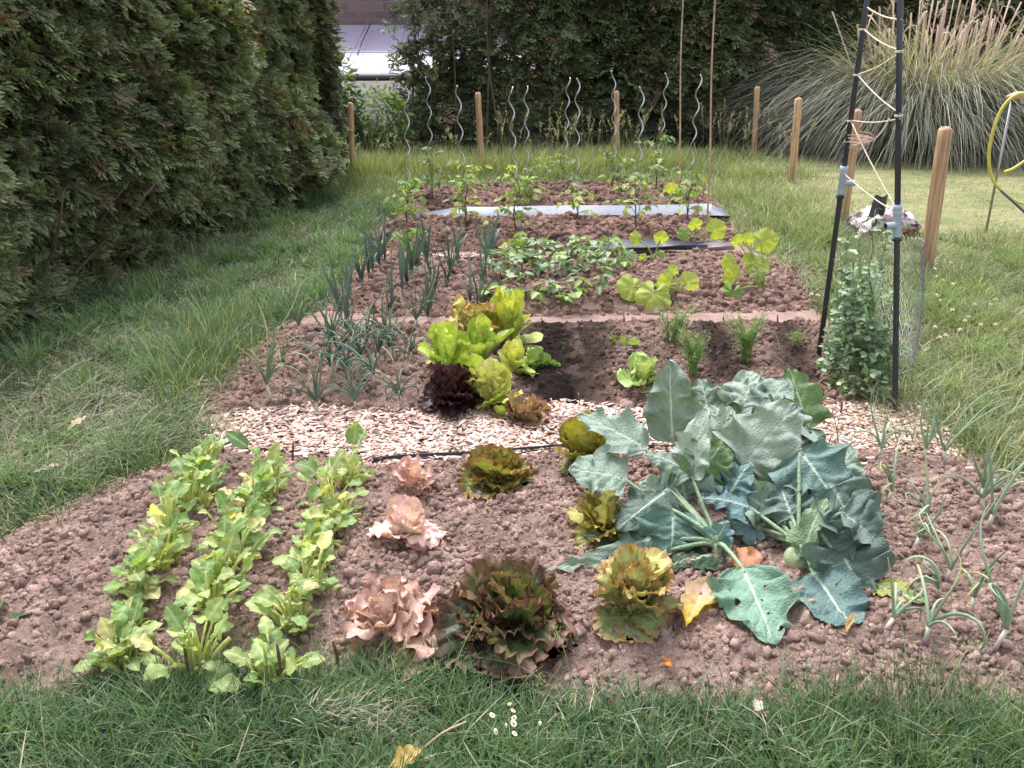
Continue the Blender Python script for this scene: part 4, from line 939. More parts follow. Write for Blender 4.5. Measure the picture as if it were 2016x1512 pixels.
g.add(V, grid_faces(16, 14), col=(.018, .018, .02)); g.build('black_flap', M_PLASTIC, bg_)
g = Geo()
a = P(1690, 462, o[1] - .16); b = P(1722, 428, o[1] - .1)
V = a + (b - a) * u[..., None] + np.stack([v * .05 + .02 * np.sin(u * 9), .02 * np.sin(v * 4 + u * 7), .045 * v * (1 - .5 * u) + .02 * np.sin(u * 6 + v * 5)], -1)
g.add(V, grid_faces(16, 14), col=lerp((.74, .60, .62), (.80, .76, .78), fbm(u * 6, v * 4, 2).ravel())); g.build('torn_pale_flap', M_PLASTIC, bg_)

# yellow hose on its metal stand
hb = G(1940, 462); hs2 = thing('hose_stand', 'grey metal rod stand with a pinkish cap at the right edge', 'stand', hb)
t0 = P(1992, 196, hb[1] + .1)
g = Geo(); V, F, T = tube([hb, (hb + t0) / 2, t0], .011, 8); g.add(V, F, T, col=(.34, .33, .35)); g.build('leg', M_METAL, hs2)
l2 = G(2075, 470); j2 = P(1963, 368, hb[1] + .02); g = Geo(); V, F, T = tube([j2, (j2 + l2) / 2, l2], .012 + 0 * np.zeros(3), 8); g.add(V, F, T, col=(.13, .13, .14)); g.build('leg', M_METAL, hs2)
g = Geo(); V, F, T = tube([t0 + (-.05, 0, .02), t0 + (.03, 0, .035), t0 + (.15, 0, .03), t0 + (.2, 0, .0)], [.012, .032, .034, .02], 10); g.add(V, F, T, col=(.62, .36, .27)); g.build('cap', M_PLASTIC, hs2)
g = Geo(); Yh = hb[1] - .03
hp = curve([P(2060, 262, Yh + .1), P(2052, 205, Yh + .05), P(2010, 184, Yh), P(1972, 215, Yh), P(1949, 285, Yh), P(1950, 340, Yh), P(1968, 372, Yh + .03), P(2010, 400, Yh + .2), P(2060, 395, Yh + .3)], 70)
V, F, T = tube(hp, .0135, 10); g.add(V, F, T, col=(.60, .50, .11))
hp = curve([P(1977, 339, Yh - .05), P(1998, 330, Yh - .05), P(2030, 305, Yh - .02), P(2060, 262, Yh + .1)], 20); V, F, T = tube(hp, .012, 10); g.add(V, F, T, col=(.60, .50, .11))
tag(g.build('garden_hose', M_PLASTIC, None, hb), 'yellow garden hose looped over the metal stand', 'hose')

# ------------------------------------------------------------------ kohlrabi
def kohl(name_o, root, base, tip, WL, col=(.125, .215, .175), under=False, holes=0., droop=.55, nvec=None, ruf=.16, crease=-.10, cup=.1, lab=None, W=None, rim=0.):
    rg = KR; b = P(*base); t = P(*tip); d = t - b; L = np.linalg.norm(d) * 1.08
    prof = lambda u: (np.sin(np.pi * np.clip(u, 0, 1) ** .62) ** .62) * (1 - .12 * u) + .0
    W_ = W if W else L * WL
    nu, nv = 56, 39
    if crease == -.10: crease = rg.uniform(-.38, .30); cup = rg.uniform(-.1, .3); droop = droop * rg.uniform(.7, 1.7)
    V, F, u, v = leaf(L, W_ * 1.12, prof, nu, nv, droop, cup, ruf * 1.25, 3.4, .30, 12, rg, pow_=1, crease=crease)
    lam = 5.6; av = np.abs(v); ph = u * lam - av * 1.7 - .5 * av ** 2 + .3 * np.sign(v)
    fr = np.abs((ph % 1) - .5) * 2                      # 1 on a lateral vein
    V[:, 2] += W_ * (.022 * (1 - fr ** 2) * (av > .05) * np.clip(3 * (1 - av), 0, 1) + .07 * (fbm(V[:, 0] * 13 + rg.random() * 9, V[:, 1] * 13, 3) - .5)) + W_ * .035 * np.sin(ph * 3.1) * av ** 2
    n_ = np.array(nvec if nvec is not None else (-.1, -.62, .75)) + rg.normal(0, .22, 3)
    Vw = place(V, b, nrm(d * 1.0 + np.array([0, 0, .22 * droop * L])), n_)
    vein = np.clip((fr - .88) / .12, 0, 1) * np.clip(1.05 - av, 0, 1) * .75 * (u > .03)
    mid = np.clip(1 - np.abs(v) * prof(u) * W_ / 2 / (.0055 * (1.25 - u)), 0, 1)
    cc = np.array(col) * (.86 + .3 * rg.random())
    c = np.tile(cc, (len(V), 1)) * (.86 + .34 * fbm(V[:, 0] * 14, V[:, 1] * 14, 7))[:, None]
    c = lerp(c, cc * 1.3 + .15, vein); c = lerp(c, (.50, .60, .48), np.clip(mid * 1.2, 0, 1))
    if rim: c = lerp(c, (.42, .36, .07), np.clip((av - .35) * 1.6 + (fbm(u * 5, v * 3, 5) - .5) * 2, 0, 1) * rim)
    if holes:
        hn = fbm(V[:, 0] * 38 + 5, V[:, 1] * 38, 9, 2); cen = hn[F].mean(1); uf, vf = u[F].mean(1), v[F].mean(1)
        k = ~((cen > .62 - holes) & (np.abs(vf) > .1) & (uf > .22) & (vf < .75)); F = F[k]
    Vw[:, 2] = np.maximum(Vw[:, 2], np.array([soil_z(a_, b_) for a_, b_ in Vw[:, :2]]) + .012)
    g = Geo().add(Vw, F, col=c)
    m = (root * .45 + b * .55) + np.array([0, 0, .035 - .1 * np.hypot(*(b - root)[:2])])
    p = curve([root, root * .72 + m * .28 + (0, 0, .02), m, b, b + nrm(Vw.reshape(nu, nv, 3)[4, nv // 2] - b) * .02], 18); r_ = np.linspace(.0085, .0048, len(p))
    Vt, Ft, Tt = tube(p, r_, 8); g.add(Vt, Ft, Tt, col=np.array((.27, .37, .24)) * (.8 + .35 * rg.random()))
    o = g.build('leaf', M_KOHL, name_o)
    if lab: o['label'] = lab
KR = np.random.default_rng(91)
def root_of(px, py, dz=.06): q = G(px, py, .05); q[2] += dz - .0; return q
rA, rB, rC, rD = root_of(1408, 1112), root_of(1566, 1122), root_of(1455, 1010), root_of(1585, 1005)
kA = thing('kohlrabi_plant', 'kohlrabi plant with pale stalks and hole eaten leaves, front left of the clump', 'kohlrabi', rA - (0, 0, .06), 'kohlrabi clump')
kB = thing('kohlrabi_plant', 'kohlrabi plant with a round pale green bulb, front right of the big clump', 'kohlrabi', rB - (0, 0, .06), 'kohlrabi clump')
kC = thing('kohlrabi_plant', 'tall kohlrabi plant with upright leaves, rear left of the big clump before the chip path', 'kohlrabi', rC - (0, 0, .06), 'kohlrabi clump')
kD = thing('kohlrabi_plant', 'kohlrabi plant with an upright leaf toned greener as backlit, rear right of the big clump', 'kohlrabi', rD - (0, 0, .06), 'kohlrabi clump')
GREY, DK, BACKLIT, PAL = (.205, .27, .222), (.118, .168, .148), (.13, .21, .09), (.31, .37, .315)  # green tone carries painted backlight, dark tone the clump's shaded side
kohl(kC, rC, (1324, 871, 2.95), (1316, 722, 3.0), 0, GREY, W=.20, nvec=(-.25, -.9, .35), droop=.2, crease=-.09)
kohl(kC, rC, (1398, 835, 3.02), (1380, 748, 3.1), 0, GREY, W=.17, nvec=(.1, -.8, .55))
kohl(kC, rC, (1461, 806, 3.0), (1484, 730, 3.08), 0, PAL, W=.17, nvec=(-.2, -.8, .55))
kohl(kC, rC, (1430, 826, 3.05), (1425, 757, 3.15), 0, PAL, W=.15, nvec=(-.1, -.7, .7))
kohl(kD, rD, (1490, 838, 2.95), (1540, 745, 3.0), 0, GREY, W=.21, nvec=(-.3, -.8, .5))
kohl(kC, rC, (1462, 918, 2.72), (1570, 806, 2.78), 0, PAL, W=.25, nvec=(-.4, -.75, .6), droop=.4, crease=-.09)
kohl(kD, rD, (1592, 846, 2.95), (1558, 732, 3.05), 0, BACKLIT, W=.19, nvec=(.5, -.9, .1), droop=.2, crease=-.05)
kohl(kD, rD, (1548, 884, 2.82), (1622, 858, 2.8), 0, DK, W=.15)
kohl(kA, rA, (1272, 885, 2.72), (1146, 818, 2.78), 0, GREY, W=.15, nvec=(-.2, -.6, .8))
kohl(kA, rA, (1232, 945, 2.62), (1130, 925, 2.6), 0, GREY, W=.19, nvec=(-.2, -.65, .75))
kohl(kA, rA, (1318, 964, 2.58), (1226, 1034, 2.46), 0, DK, W=.18, nvec=(-.1, -.8, .6))
kohl(kA, rA, (1324, 1004, 2.5), (1326, 1090, 2.40), 0, (.105, .185, .155), W=.205, nvec=(-.1, -.9, .5), crease=-.09)
kohl(kA, rA, (1362, 940, 2.66), (1374, 812, 2.7), 0, PAL, W=.13, nvec=(-.75, -.6, .3), crease=.3)
kohl(kA, rA, (1364, 945, 2.65), (1438, 882, 2.66), 0, BACKLIT, W=.17, nvec=(.3, -.9, .4))
kohl(kA, rA, (1360, 935, 2.66), (1284, 886, 2.64), 0, GREY, W=.12, nvec=(0, -.4, .9))
kohl(kC, rC, (1402, 900, 2.8), (1442, 806, 2.85), 0, PAL, W=.14, nvec=(-.4, -.7, .5))
kohl(kC, rC, (1428, 880, 2.9), (1400, 800, 2.95), 0, GREY, W=.17, nvec=(.1, -.7, .7))
kohl(kB, rB, (1574, 888, 2.66), (1642, 990, 2.50), 0, (.12, .195, .18), W=.25, nvec=(.05, -.75, .7), holes=.02, crease=-.12)
kohl(kD, rD, (1640, 962, 2.7), (1676, 882, 2.75), 0, GREY, W=.14)
kohl(kD, rD, (1610, 950, 2.72), (1650, 930, 2.7), 0, DK, W=.15)
kohl(kB, rB, (1638, 960, 2.50), (1702, 1092, 2.38), 0, DK, W=.22, nvec=(.25, -.75, .6))
kohl(kB, rB, (1648, 1070, 2.38), (1694, 1168, 2.24), 0, DK, W=.24, nvec=(.2, -.8, .55))
kohl(kB, rB, (1660, 1000, 2.45), (1722, 1110, 2.34), 0, DK, W=.17, nvec=(.4, -.7, .6))
kohl(kB, rB, (1600, 1128, 2.30), (1668, 1236, 2.06), 0, (.105, .175, .165), W=.22, nvec=(-.1, -.8, .6), droop=.8, crease=-.09)
kohl(kA, rA, (1461, 1118, 2.27), (1520, 1252, 2.01), 0, (.16, .27, .20), W=.225, nvec=(0, -.8, .6), holes=.055, droop=.3, crease=-.08, lab='pale leaf eaten through with many holes')
kohl(kA, rA, (1256, 1092, 2.42), (1102, 1146, 2.31), 0, GREY, W=.10, holes=.04, droop=.4, nvec=(-.1, -.7, .7), lab='long left leaf with ragged holes')
kohl(kA, rA, (1302, 1072, 2.48), (1158, 1056, 2.50), 0, (.10, .18, .12), W=.11)
kohl(kB, rB, (1480, 1002, 2.56), (1398, 980, 2.52), 0, (.14, .23, .24), W=.12, nvec=(0, -.5, .8), ruf=.3)
kohl(kC, rC, (1433, 982, 2.62), (1474, 912, 2.64), 0, (.13, .22, .22), W=.11, ruf=.25)
kohl(kA, rA, (1402, 1072, 2.44), (1432, 1036, 2.42), 0, (.14, .23, .24), W=.09, ruf=.3)
kohl(kB, rB, (1580, 1098, 2.36), (1612, 984, 2.42), 0, (.20, .30, .17), W=.09, nvec=(-.5, -.7, .3), crease=.35)
kohl(kB, rB, (1534, 1094, 2.52), (1548, 1018, 2.62), 0, (.05, .10, .075), W=.14)  # shade inside the clump painted into this and the next dark leaves
kohl(kB, rB, (1500, 1050, 2.6), (1480, 1000, 2.72), 0, (.05, .10, .075), W=.13)
kohl(kC, rC, (1500, 990, 2.72), (1540, 930, 2.8), 0, (.06, .11, .08), W=.16)
kohl(kC, rC, (1380, 960, 2.8), (1350, 900, 2.9), 0, (.05, .10, .06), W=.14)
kohl(kA, rA, (1420, 1120, 2.42), (1314, 1146, 2.34), 0, (.03, .06, .03), W=.13, nvec=(0, -.3, 1))
for (kk, rr_, bb, tt_, cc_, ww) in [(kA, rA, (1350, 985, 2.62), (1330, 905, 2.68), GREY, .15), (kA, rA, (1330, 990, 2.58), (1268, 960, 2.56), GREY, .14), (kC, rC, (1440, 960, 2.74), (1500, 890, 2.78), GREY, .19), (kC, rC, (1410, 950, 2.76), (1380, 880, 2.82), (.14, .21, .17), .17), (kB, rB, (1500, 1040, 2.54), (1440, 1030, 2.52), (.14, .22, .22), .12), (kB, rB, (1540, 985, 2.60), (1590, 930, 2.64), (.13, .2, .18), .18), (kC, rC, (1530, 860, 2.86), (1575, 800, 2.92), GREY, .19), (kD, rD, (1500, 800, 3.0), (1440, 770, 3.05), GREY, .18), (kA, rA, (1290, 1060, 2.46), (1215, 1085, 2.42), (.15, .23, .19), .12)]:
    kohl(kk, rr_, bb, tt_, 0, cc_, W=ww, ruf=.24)
kohl(kB, rB, (1520, 1010, 2.58), (1450, 965, 2.62), 0, GREY, W=.15, ruf=.25)
kohl(kC, rC, (1500, 960, 2.70), (1548, 905, 2.74), 0, GREY, W=.17)
kohl(kB, rB, (1560, 1020, 2.50), (1530, 958, 2.58), 0, DK, W=.16, ruf=.25)
kohl(kA, rA, (1375, 985, 2.60), (1410, 930, 2.66), 0, (.16, .24, .22), W=.13, ruf=.25)
kohl(kB, rB, (1655, 1010, 2.42), (1725, 1060, 2.38), 0, DK, W=.18)
kohl(kB, rB, (1610, 1040, 2.40), (1660, 1120, 2.32), 0, DK, W=.17)
kohl(kD, rD, (1620, 900, 2.78), (1672, 930, 2.72), 0, GREY, W=.16)
kohl(kB, rB, (1728, 1152, 2.28), (1806, 1212, 2.14), 0, (.19, .25, .09), W=.11, rim=.6, lab='yellowing leaf trailing on the soil')
g = Geo(); n = 16; th = np.linspace(-1.5, 1.5, n); q = rB + (0, 0, -.022)
ringv = np.stack([q + np.array([0, 0, .042 * math.sin(a)]) for a in th]); V, F, T = tube(ringv, np.maximum(.042 * np.cos(th) ** .8, .004), 20)
g.add(V, F, T, col=lerp((.33, .43, .22), (.5, .56, .36), fbm(V[:, 0] * 30, V[:, 2] * 30))); g.build('bulb', M_BRASS, kB)
for kx, rx in ((kA, rA), (kC, rC), (kD, rD)):
    V, F, T = tube(np.array([rx - (0, 0, .075), rx - (0, 0, .03), rx + (0, 0, .02)]), [.016, .017, .013], 10); Geo().add(V, F, T, col=(.30, .36, .22)).build('stalk', M_BRASS, kx)

def loose_leaf(name, lab, cat, px, py, tx, ty, W, c1, c2, z0=.05, z1=.05, jag=.3, ruf=.2, mat=None, nvec=(0, -.3, 1), droop=.2, stem=0, cm=None):
    b = G(px, py, z0); t = G(tx, ty, z1); d = t - b; L = np.linalg.norm(d)
    V, F, u, v = leaf(L, W, ovate(.55, .7), 30, 17, droop, .2, ruf, 3, jag, 9, KR)
    Vw = place(V, b, d + np.array([0, 0, .12 * L]), np.array(nvec)); Vw[:, 2] = np.maximum(Vw[:, 2], np.array([soil_z(a_, b_) for a_, b_ in Vw[:, :2]]) + .012 + .02 * np.abs(v) ** 2); c = lerp(c1, c2, np.clip(u * 1.5 - .2 + (fbm(u * 4, v * 2, 3) - .5), 0, 1)); c = lerp(c, np.array(c1) * 1.3, np.clip(1 - np.abs(v) * 10, 0, 1) * .6)
    g = Geo().add(Vw, F, col=c)
    if stem: p = curve([b, b - nrm(d) * stem * .5 + (0, 0, .01), b - nrm(d) * stem], 8); Vt, Ft, Tt = tube(p, .0022, 6); g.add(Vt, Ft, Tt, col=(.58, .46, .36))
    return tag(g.build(name, mat or M_LEAF, None, b), lab, cat)
loose_leaf('fallen_leaf', 'yellow and pink withered leaf hanging onto the soil in front of the kohlrabi', 'leaf', 1392, 1140, 1355, 1250, .085, (.62, .46, .40), (.68, .52, .10), .10, .055, .45, .15, nvec=(0, -.8, .6), stem=.03)
loose_leaf('fallen_leaf', 'curled orange brown dead leaf under the kohlrabi stalks', 'leaf', 1440, 1112, 1500, 1096, .10, (.42, .22, .13), (.55, .27, .16), .09, .12, .4, .35)
loose_leaf('fallen_leaf', 'small orange leaf scrap on the soil below the tall green lettuce', 'leaf', 1306, 1302, 1322, 1312, .018, (.62, .26, .10), (.66, .30, .12), .06, .06)
loose_leaf('fallen_leaf', 'pale peanut shaped dry pod lying below the drooping kohlrabi leaf', 'pod', 1672, 1238, 1664, 1262, .022, (.55, .42, .30), (.62, .48, .36), .07, .05, .1, .05)
loose_leaf('fallen_leaf', 'orange and yellow leaf on a pale stalk in the front grass', 'leaf', 830, 1475, 770, 1512, .05, (.62, .44, .16), (.68, .40, .14), .09, .05, .2, .3, stem=.12)
loose_leaf('fallen_leaf', 'yellowish torn leaf piece lying in the left verge grass', 'leaf', 130, 848, 172, 820, .035, (.60, .50, .26), (.66, .52, .42), .06, .07, .3, .3)
loose_leaf('fallen_leaf', 'pink scrap of cut stalk in the grass at the left edge', 'leaf', 60, 932, 120, 915, .025, (.60, .40, .38), (.66, .52, .52), .06, .06, .3, .3)
loose_leaf('fallen_leaf', 'white petal like scrap at the soil edge in the front grass', 'leaf', 1485, 1398, 1500, 1380, .028, (.78, .70, .66), (.82, .76, .72), .06, .08, .1, .1)

# ------------------------------------------------------------------ lettuces
def fanleaf(L, asp, droop, cup, ruf, n1, jag, rg, nr=12, nf=85, pm=84, point=0.0):
    r, f = np.meshgrid(np.linspace(.02, 1, nr) ** .85, np.linspace(-1, 1, nf), indexing='ij')
    ph = rg.random(4) * 6.28; fi = f * rad(pm)
    e = r ** 6
    fi2 = fi + .05 * ruf * e * np.cos(n1 * fi * 1.0 + ph[0])
    rho = L * np.cos(fi * .98) ** (1 - .25 * point) * (1 + jag * (vnoise(f * n1 * .9 + ph[1], f * 0 + ph[2], 2) - .5) * r ** 2 * 1.6)
    x = r * rho * np.sin(fi2) * asp * 1.15; y = r * rho * np.cos(fi2)
    mo = .5 + vnoise(f * 5 + ph[0] * 3, f * 0 + ph[1], 4)
    z = ruf * L * .07 * (e * mo * np.sin(n1 * fi + 1.5 * np.sin(3 * fi + ph[1])) + .6 * r ** 7 * np.sin(1.9 * n1 * fi + ph[2]) + .5 * r ** 2 * np.sin(.22 * n1 * fi + ph[3])) + L * .42 * ruf * r ** 1.3 * (fbm(x / L * 4.5 + ph[0], y / L * 4.5 + ph[1], 6, 3) - .46) + cup * (x / (L * .5)) ** 2 * L * .3
    t = np.clip(y / L, 0, 1.1); th = -droop * t
    zc = -droop * .5 * t ** 2 * L; yc = y * (1 - .16 * droop * droop * t * t)
    V = np.stack([x, yc - z * np.sin(th), zc + z * np.cos(th)], -1).reshape(-1, 3)
    return V, grid_faces(nr, nf), r.ravel(), f.ravel()
def lettuce(name, lab, px, py, wid, ht, n, cin, cout, cedge, ruf=.3, rufn=4, jag=.15, edge=.5, asp=.8, seed=0, open_=.9, mat=None, group='lettuces', tall=0., lobes=0., prof=None, vein=.25, el0=80):
    rg = np.random.default_rng(seed); o = G(px, py, .03); o[2] = soil_z(o[0], o[1]) - .005
    r = thing(name, lab, 'lettuce', o, group); Rr = wid / 2
    prof = prof or (lambda u: np.clip(np.sin(np.pi * np.clip(u * .86 + .03, 0, 1) ** 1.25), 0, 1) ** .6)
    layers = [Geo(), Geo()]
    for i in range(n):
        t = (i + .5) / n; az = i * 2.39996 + rg.normal(0, .7); el = rad(el0 - (el0 - 6) * t ** (1 / (open_ + .1)) + rg.normal(0, 13))
        L = (ht * .85 + (Rr * 1.12 - ht * .85) * t) * (.7 + .55 * rg.random())
        d = np.array([np.cos(az) * np.cos(el), np.sin(az) * np.cos(el), np.sin(el)]); nn = np.array([-np.cos(az) * np.sin(el), -np.sin(az) * np.sin(el), np.cos(el)]) + rg.normal(0, .35, 3)
        nu, nv = 30, 17; dj = rg.normal(0, .5)
        pr = prof
        if lobes: lp = rg.random() * 6; pr = lambda u: prof(u) * (1 + 1.5 * lobes * np.sin(u * 17 + lp) * (u > .25))
        frill = ruf >= .3 and not lobes
        if frill: V, F, u, v = fanleaf(L, asp * (.85 + .3 * rg.random()) * 1.15, -.25 + 1.25 * t * open_ + dj, .5 - .4 * t, ruf * 1.5, rufn * 4.6, jag * .22, rg)
        else: V, F, u, v = leaf(L, L * asp * (.85 + .3 * rg.random()), pr, nu, nv, -.25 + 1.25 * t * open_ + dj, .45 - .35 * t + rg.normal(0, .2), ruf, rufn * (.8 + .5 * rg.random()), jag, 12, rg)
        V[:, 2] += L * .05 * (fbm(V[:, 0] / L * 7 + i, V[:, 1] / L * 7, 5) - .5)
        b = o + np.array([np.cos(az), np.sin(az), 0]) * .012 + np.array([0, 0, .004 + tall * (1 - t) * ht]) + rg.normal(0, .008, 3) * (1, 1, .5)
        Vw = place(V, b, d, nn)
        Vw[:, 2] = np.maximum(Vw[:, 2], o[2] + .002)
        c = lerp(cin, cout, np.full(len(V), np.clip(t * 1.2 + rg.normal(0, .12), 0, 1)))
        e = np.clip(((u ** 2.2 if frill else np.maximum(np.abs(v) ** 2 * .9, u ** 3)) - (1 - edge)) / max(edge, .01) + .5 * (fbm(u * 6 + i, v * 4, 3) - .5), 0, 1)
        c = lerp(c, cedge, e * (.85 if frill else .95)) * (.75 + .5 * rg.random()); c = c * (.82 + .4 * fbm(V[:, 0] / L * 9 + i, V[:, 1] / L * 9, 11))[:, None]
        c = lerp(c, np.array(cin) * .6 + .28, np.clip(1 - np.abs(v) * (14 * u if frill else pr(u) * 9), 0, 1) * np.clip(1.1 - u, 0, 1) * vein * 2)
        layers[0 if t < .5 else 1].add(Vw, F, col=c)
    layers[0].build('inner_leaves', mat or M_LETT, r); layers[1].build('outer_leaves', mat or M_LETT, r)
    return r
PKI, PKO, PKE = (.70, .49, .44), (.46, .26, .22), (.50, .23, .24)
OAKP = lambda u: np.clip(.25 + .75 * u, 0, 1) * np.clip(np.sin(np.pi * np.clip(u, 0, 1) ** 1.7), 0, 1) ** .5
lettuce('oak_leaf_lettuce', 'smallest pink oak leaf lettuce, nearest the black edging', 812, 988, .16, .11, 24, PKI, PKO, PKE, .4, 3, .3, .5, .6, 101, lobes=.22, prof=OAKP, tall=.35)
lettuce('oak_leaf_lettuce', 'pale pink and cream lettuce with a tight rosette heart, middle of the pink ones', 803, 1090, .19, .11, 34, (.84, .66, .63), (.74, .58, .50), (.66, .40, .41), .45, 4, .25, .45, .65, 102, tall=.35)
lettuce('oak_leaf_lettuce', 'largest pinkish brown oak leaf lettuce with lobed spreading leaves', 765, 1258, .31, .12, 40, (.70, .50, .44), (.44, .28, .22), (.47, .24, .23), .35, 3, .35, .5, .55, 103, lobes=.3, prof=OAKP, tall=.2)
BIN, BOUT, BED_ = (.30, .34, .06), (.085, .125, .035), (.15, .045, .03)
lettuce('frilly_lettuce', 'green and rust tinted frilly lettuce standing by the black edging strip', 975, 972, .24, .13, 40, (.34, .37, .07), (.15, .20, .06), (.28, .12, .05), .55, 7, .3, .45, .8, 104)
lettuce('frilly_lettuce', 'biggest dark red green frilly lettuce at the front centre', 1008, 1252, .35, .16, 66, (.19, .27, .07), (.075, .11, .055), (.20, .075, .07), .55, 8, .3, .5, .78, 105)
lettuce('frilly_lettuce', 'tall yellow green lettuce with rust edges on a leggy stem', 1245, 1240, .19, .15, 34, (.48, .50, .18), (.20, .26, .09), (.44, .19, .10), .5, 6, .25, .35, .75, 106, open_=.9, tall=.45)
lettuce('frilly_lettuce', 'yellow green lettuce half hidden behind the upper left kohlrabi leaves', 1150, 935, .17, .17, 26, (.50, .50, .08), (.20, .26, .05), (.30, .18, .05), .45, 5, .3, .3, .7, 107, tall=.4)
lettuce('frilly_lettuce', 'pale yellow green lettuce under the left kohlrabi leaves', 1188, 1080, .20, .14, 28, (.52, .50, .14), (.26, .30, .07), (.36, .20, .08), .45, 5, .25, .3, .7, 108, tall=.3)
COS = lambda u: np.clip(np.sin(np.pi * np.clip(u * .93 + .03, 0, 1) ** 1.6), 0, 1) ** .62
lettuce('green_lettuce', 'tall yellow green cos lettuce at the back of the lettuce patch', 1003, 694, .23, .30, 20, (.52, .58, .10), (.34, .44, .08), (.42, .46, .10), .12, 2, .05, .2, .55, 109, open_=.45, prof=COS, tall=.2)
lettuce('green_lettuce', 'bright lime lettuce with two rounded leaves over the dark red head', 880, 762, .23, .24, 14, (.48, .60, .10), (.36, .50, .08), (.40, .52, .08), .14, 2, .05, .2, .85, 110, open_=.5, prof=COS, tall=.3)
lettuce('red_lettuce', 'very dark maroon lettuce at the left front of the lettuce patch', 893, 802, .21, .19, 36, (.035, .018, .016), (.028, .014, .016), (.055, .016, .022), .45, 6, .2, .6, .75, 111, open_=.7, tall=.3)
lettuce('red_lettuce', 'orange red tinted oak leaf lettuce behind the lime one', 925, 700, .24, .24, 34, (.50, .50, .12), (.34, .24, .10), (.42, .17, .10), .4, 3, .3, .5, .6, 112, lobes=.25, prof=OAKP, open_=.7, tall=.3)
lettuce('green_lettuce', 'mid green cos lettuce in the middle of the patch', 945, 730, .20, .22, 16, (.42, .52, .10), (.26, .38, .08), (.3, .4, .1), .12, 2, .05, .2, .55, 113, open_=.5, prof=COS, tall=.2)
lettuce('green_lettuce', 'yellowish cos lettuce beside the dark seed row', 1010, 752, .22, .20, 18, (.56, .58, .12), (.36, .44, .10), (.46, .46, .14), .14, 2, .05, .2, .55, 114, open_=.55, prof=COS, tall=.2)
lettuce('green_lettuce', 'pale lettuce with ragged upright leaves at the front of the patch', 972, 800, .23, .18, 26, (.58, .60, .16), (.42, .48, .12), (.52, .52, .18), .3, 4, .15, .2, .7, 115, open_=.65, tall=.3)
lettuce('red_lettuce', 'brownish pink wilted lettuce spilling onto the chip path edge', 1030, 822, .22, .13, 26, (.42, .36, .12), (.26, .17, .12), (.30, .15, .12), .35, 4, .2, .5, .75, 116, open_=1.0)
lettuce('green_lettuce', 'small green lettuce seedling in front of the pale lettuce', 990, 818, .11, .10, 10, (.40, .54, .10), (.28, .42, .07), (.3, .42, .08), .1, 2, .05, .2, .6, 117, open_=.7, prof=COS)
lettuce('young_seedling', 'mid green leafy seedling at the right edge of the lettuce patch', 1048, 738, .19, .12, 14, (.30, .42, .10), (.20, .32, .08), (.22, .34, .1), .2, 3, .1, .2, .65, 118, group='young seedlings')
lettuce('young_seedling', 'pale green young plant behind the kohlrabi top leaves', 1262, 770, .22, .15, 16, (.46, .58, .20), (.32, .46, .16), (.36, .5, .2), .25, 3, .12, .2, .75, 119, group='young seedlings')
lettuce('young_seedling', 'small young plant alone on the soil left of the carrots', 1226, 694, .19, .10, 10, (.34, .46, .12), (.24, .36, .10), (.26, .38, .1), .15, 3, .1, .2, .45, 120, group='young seedlings')

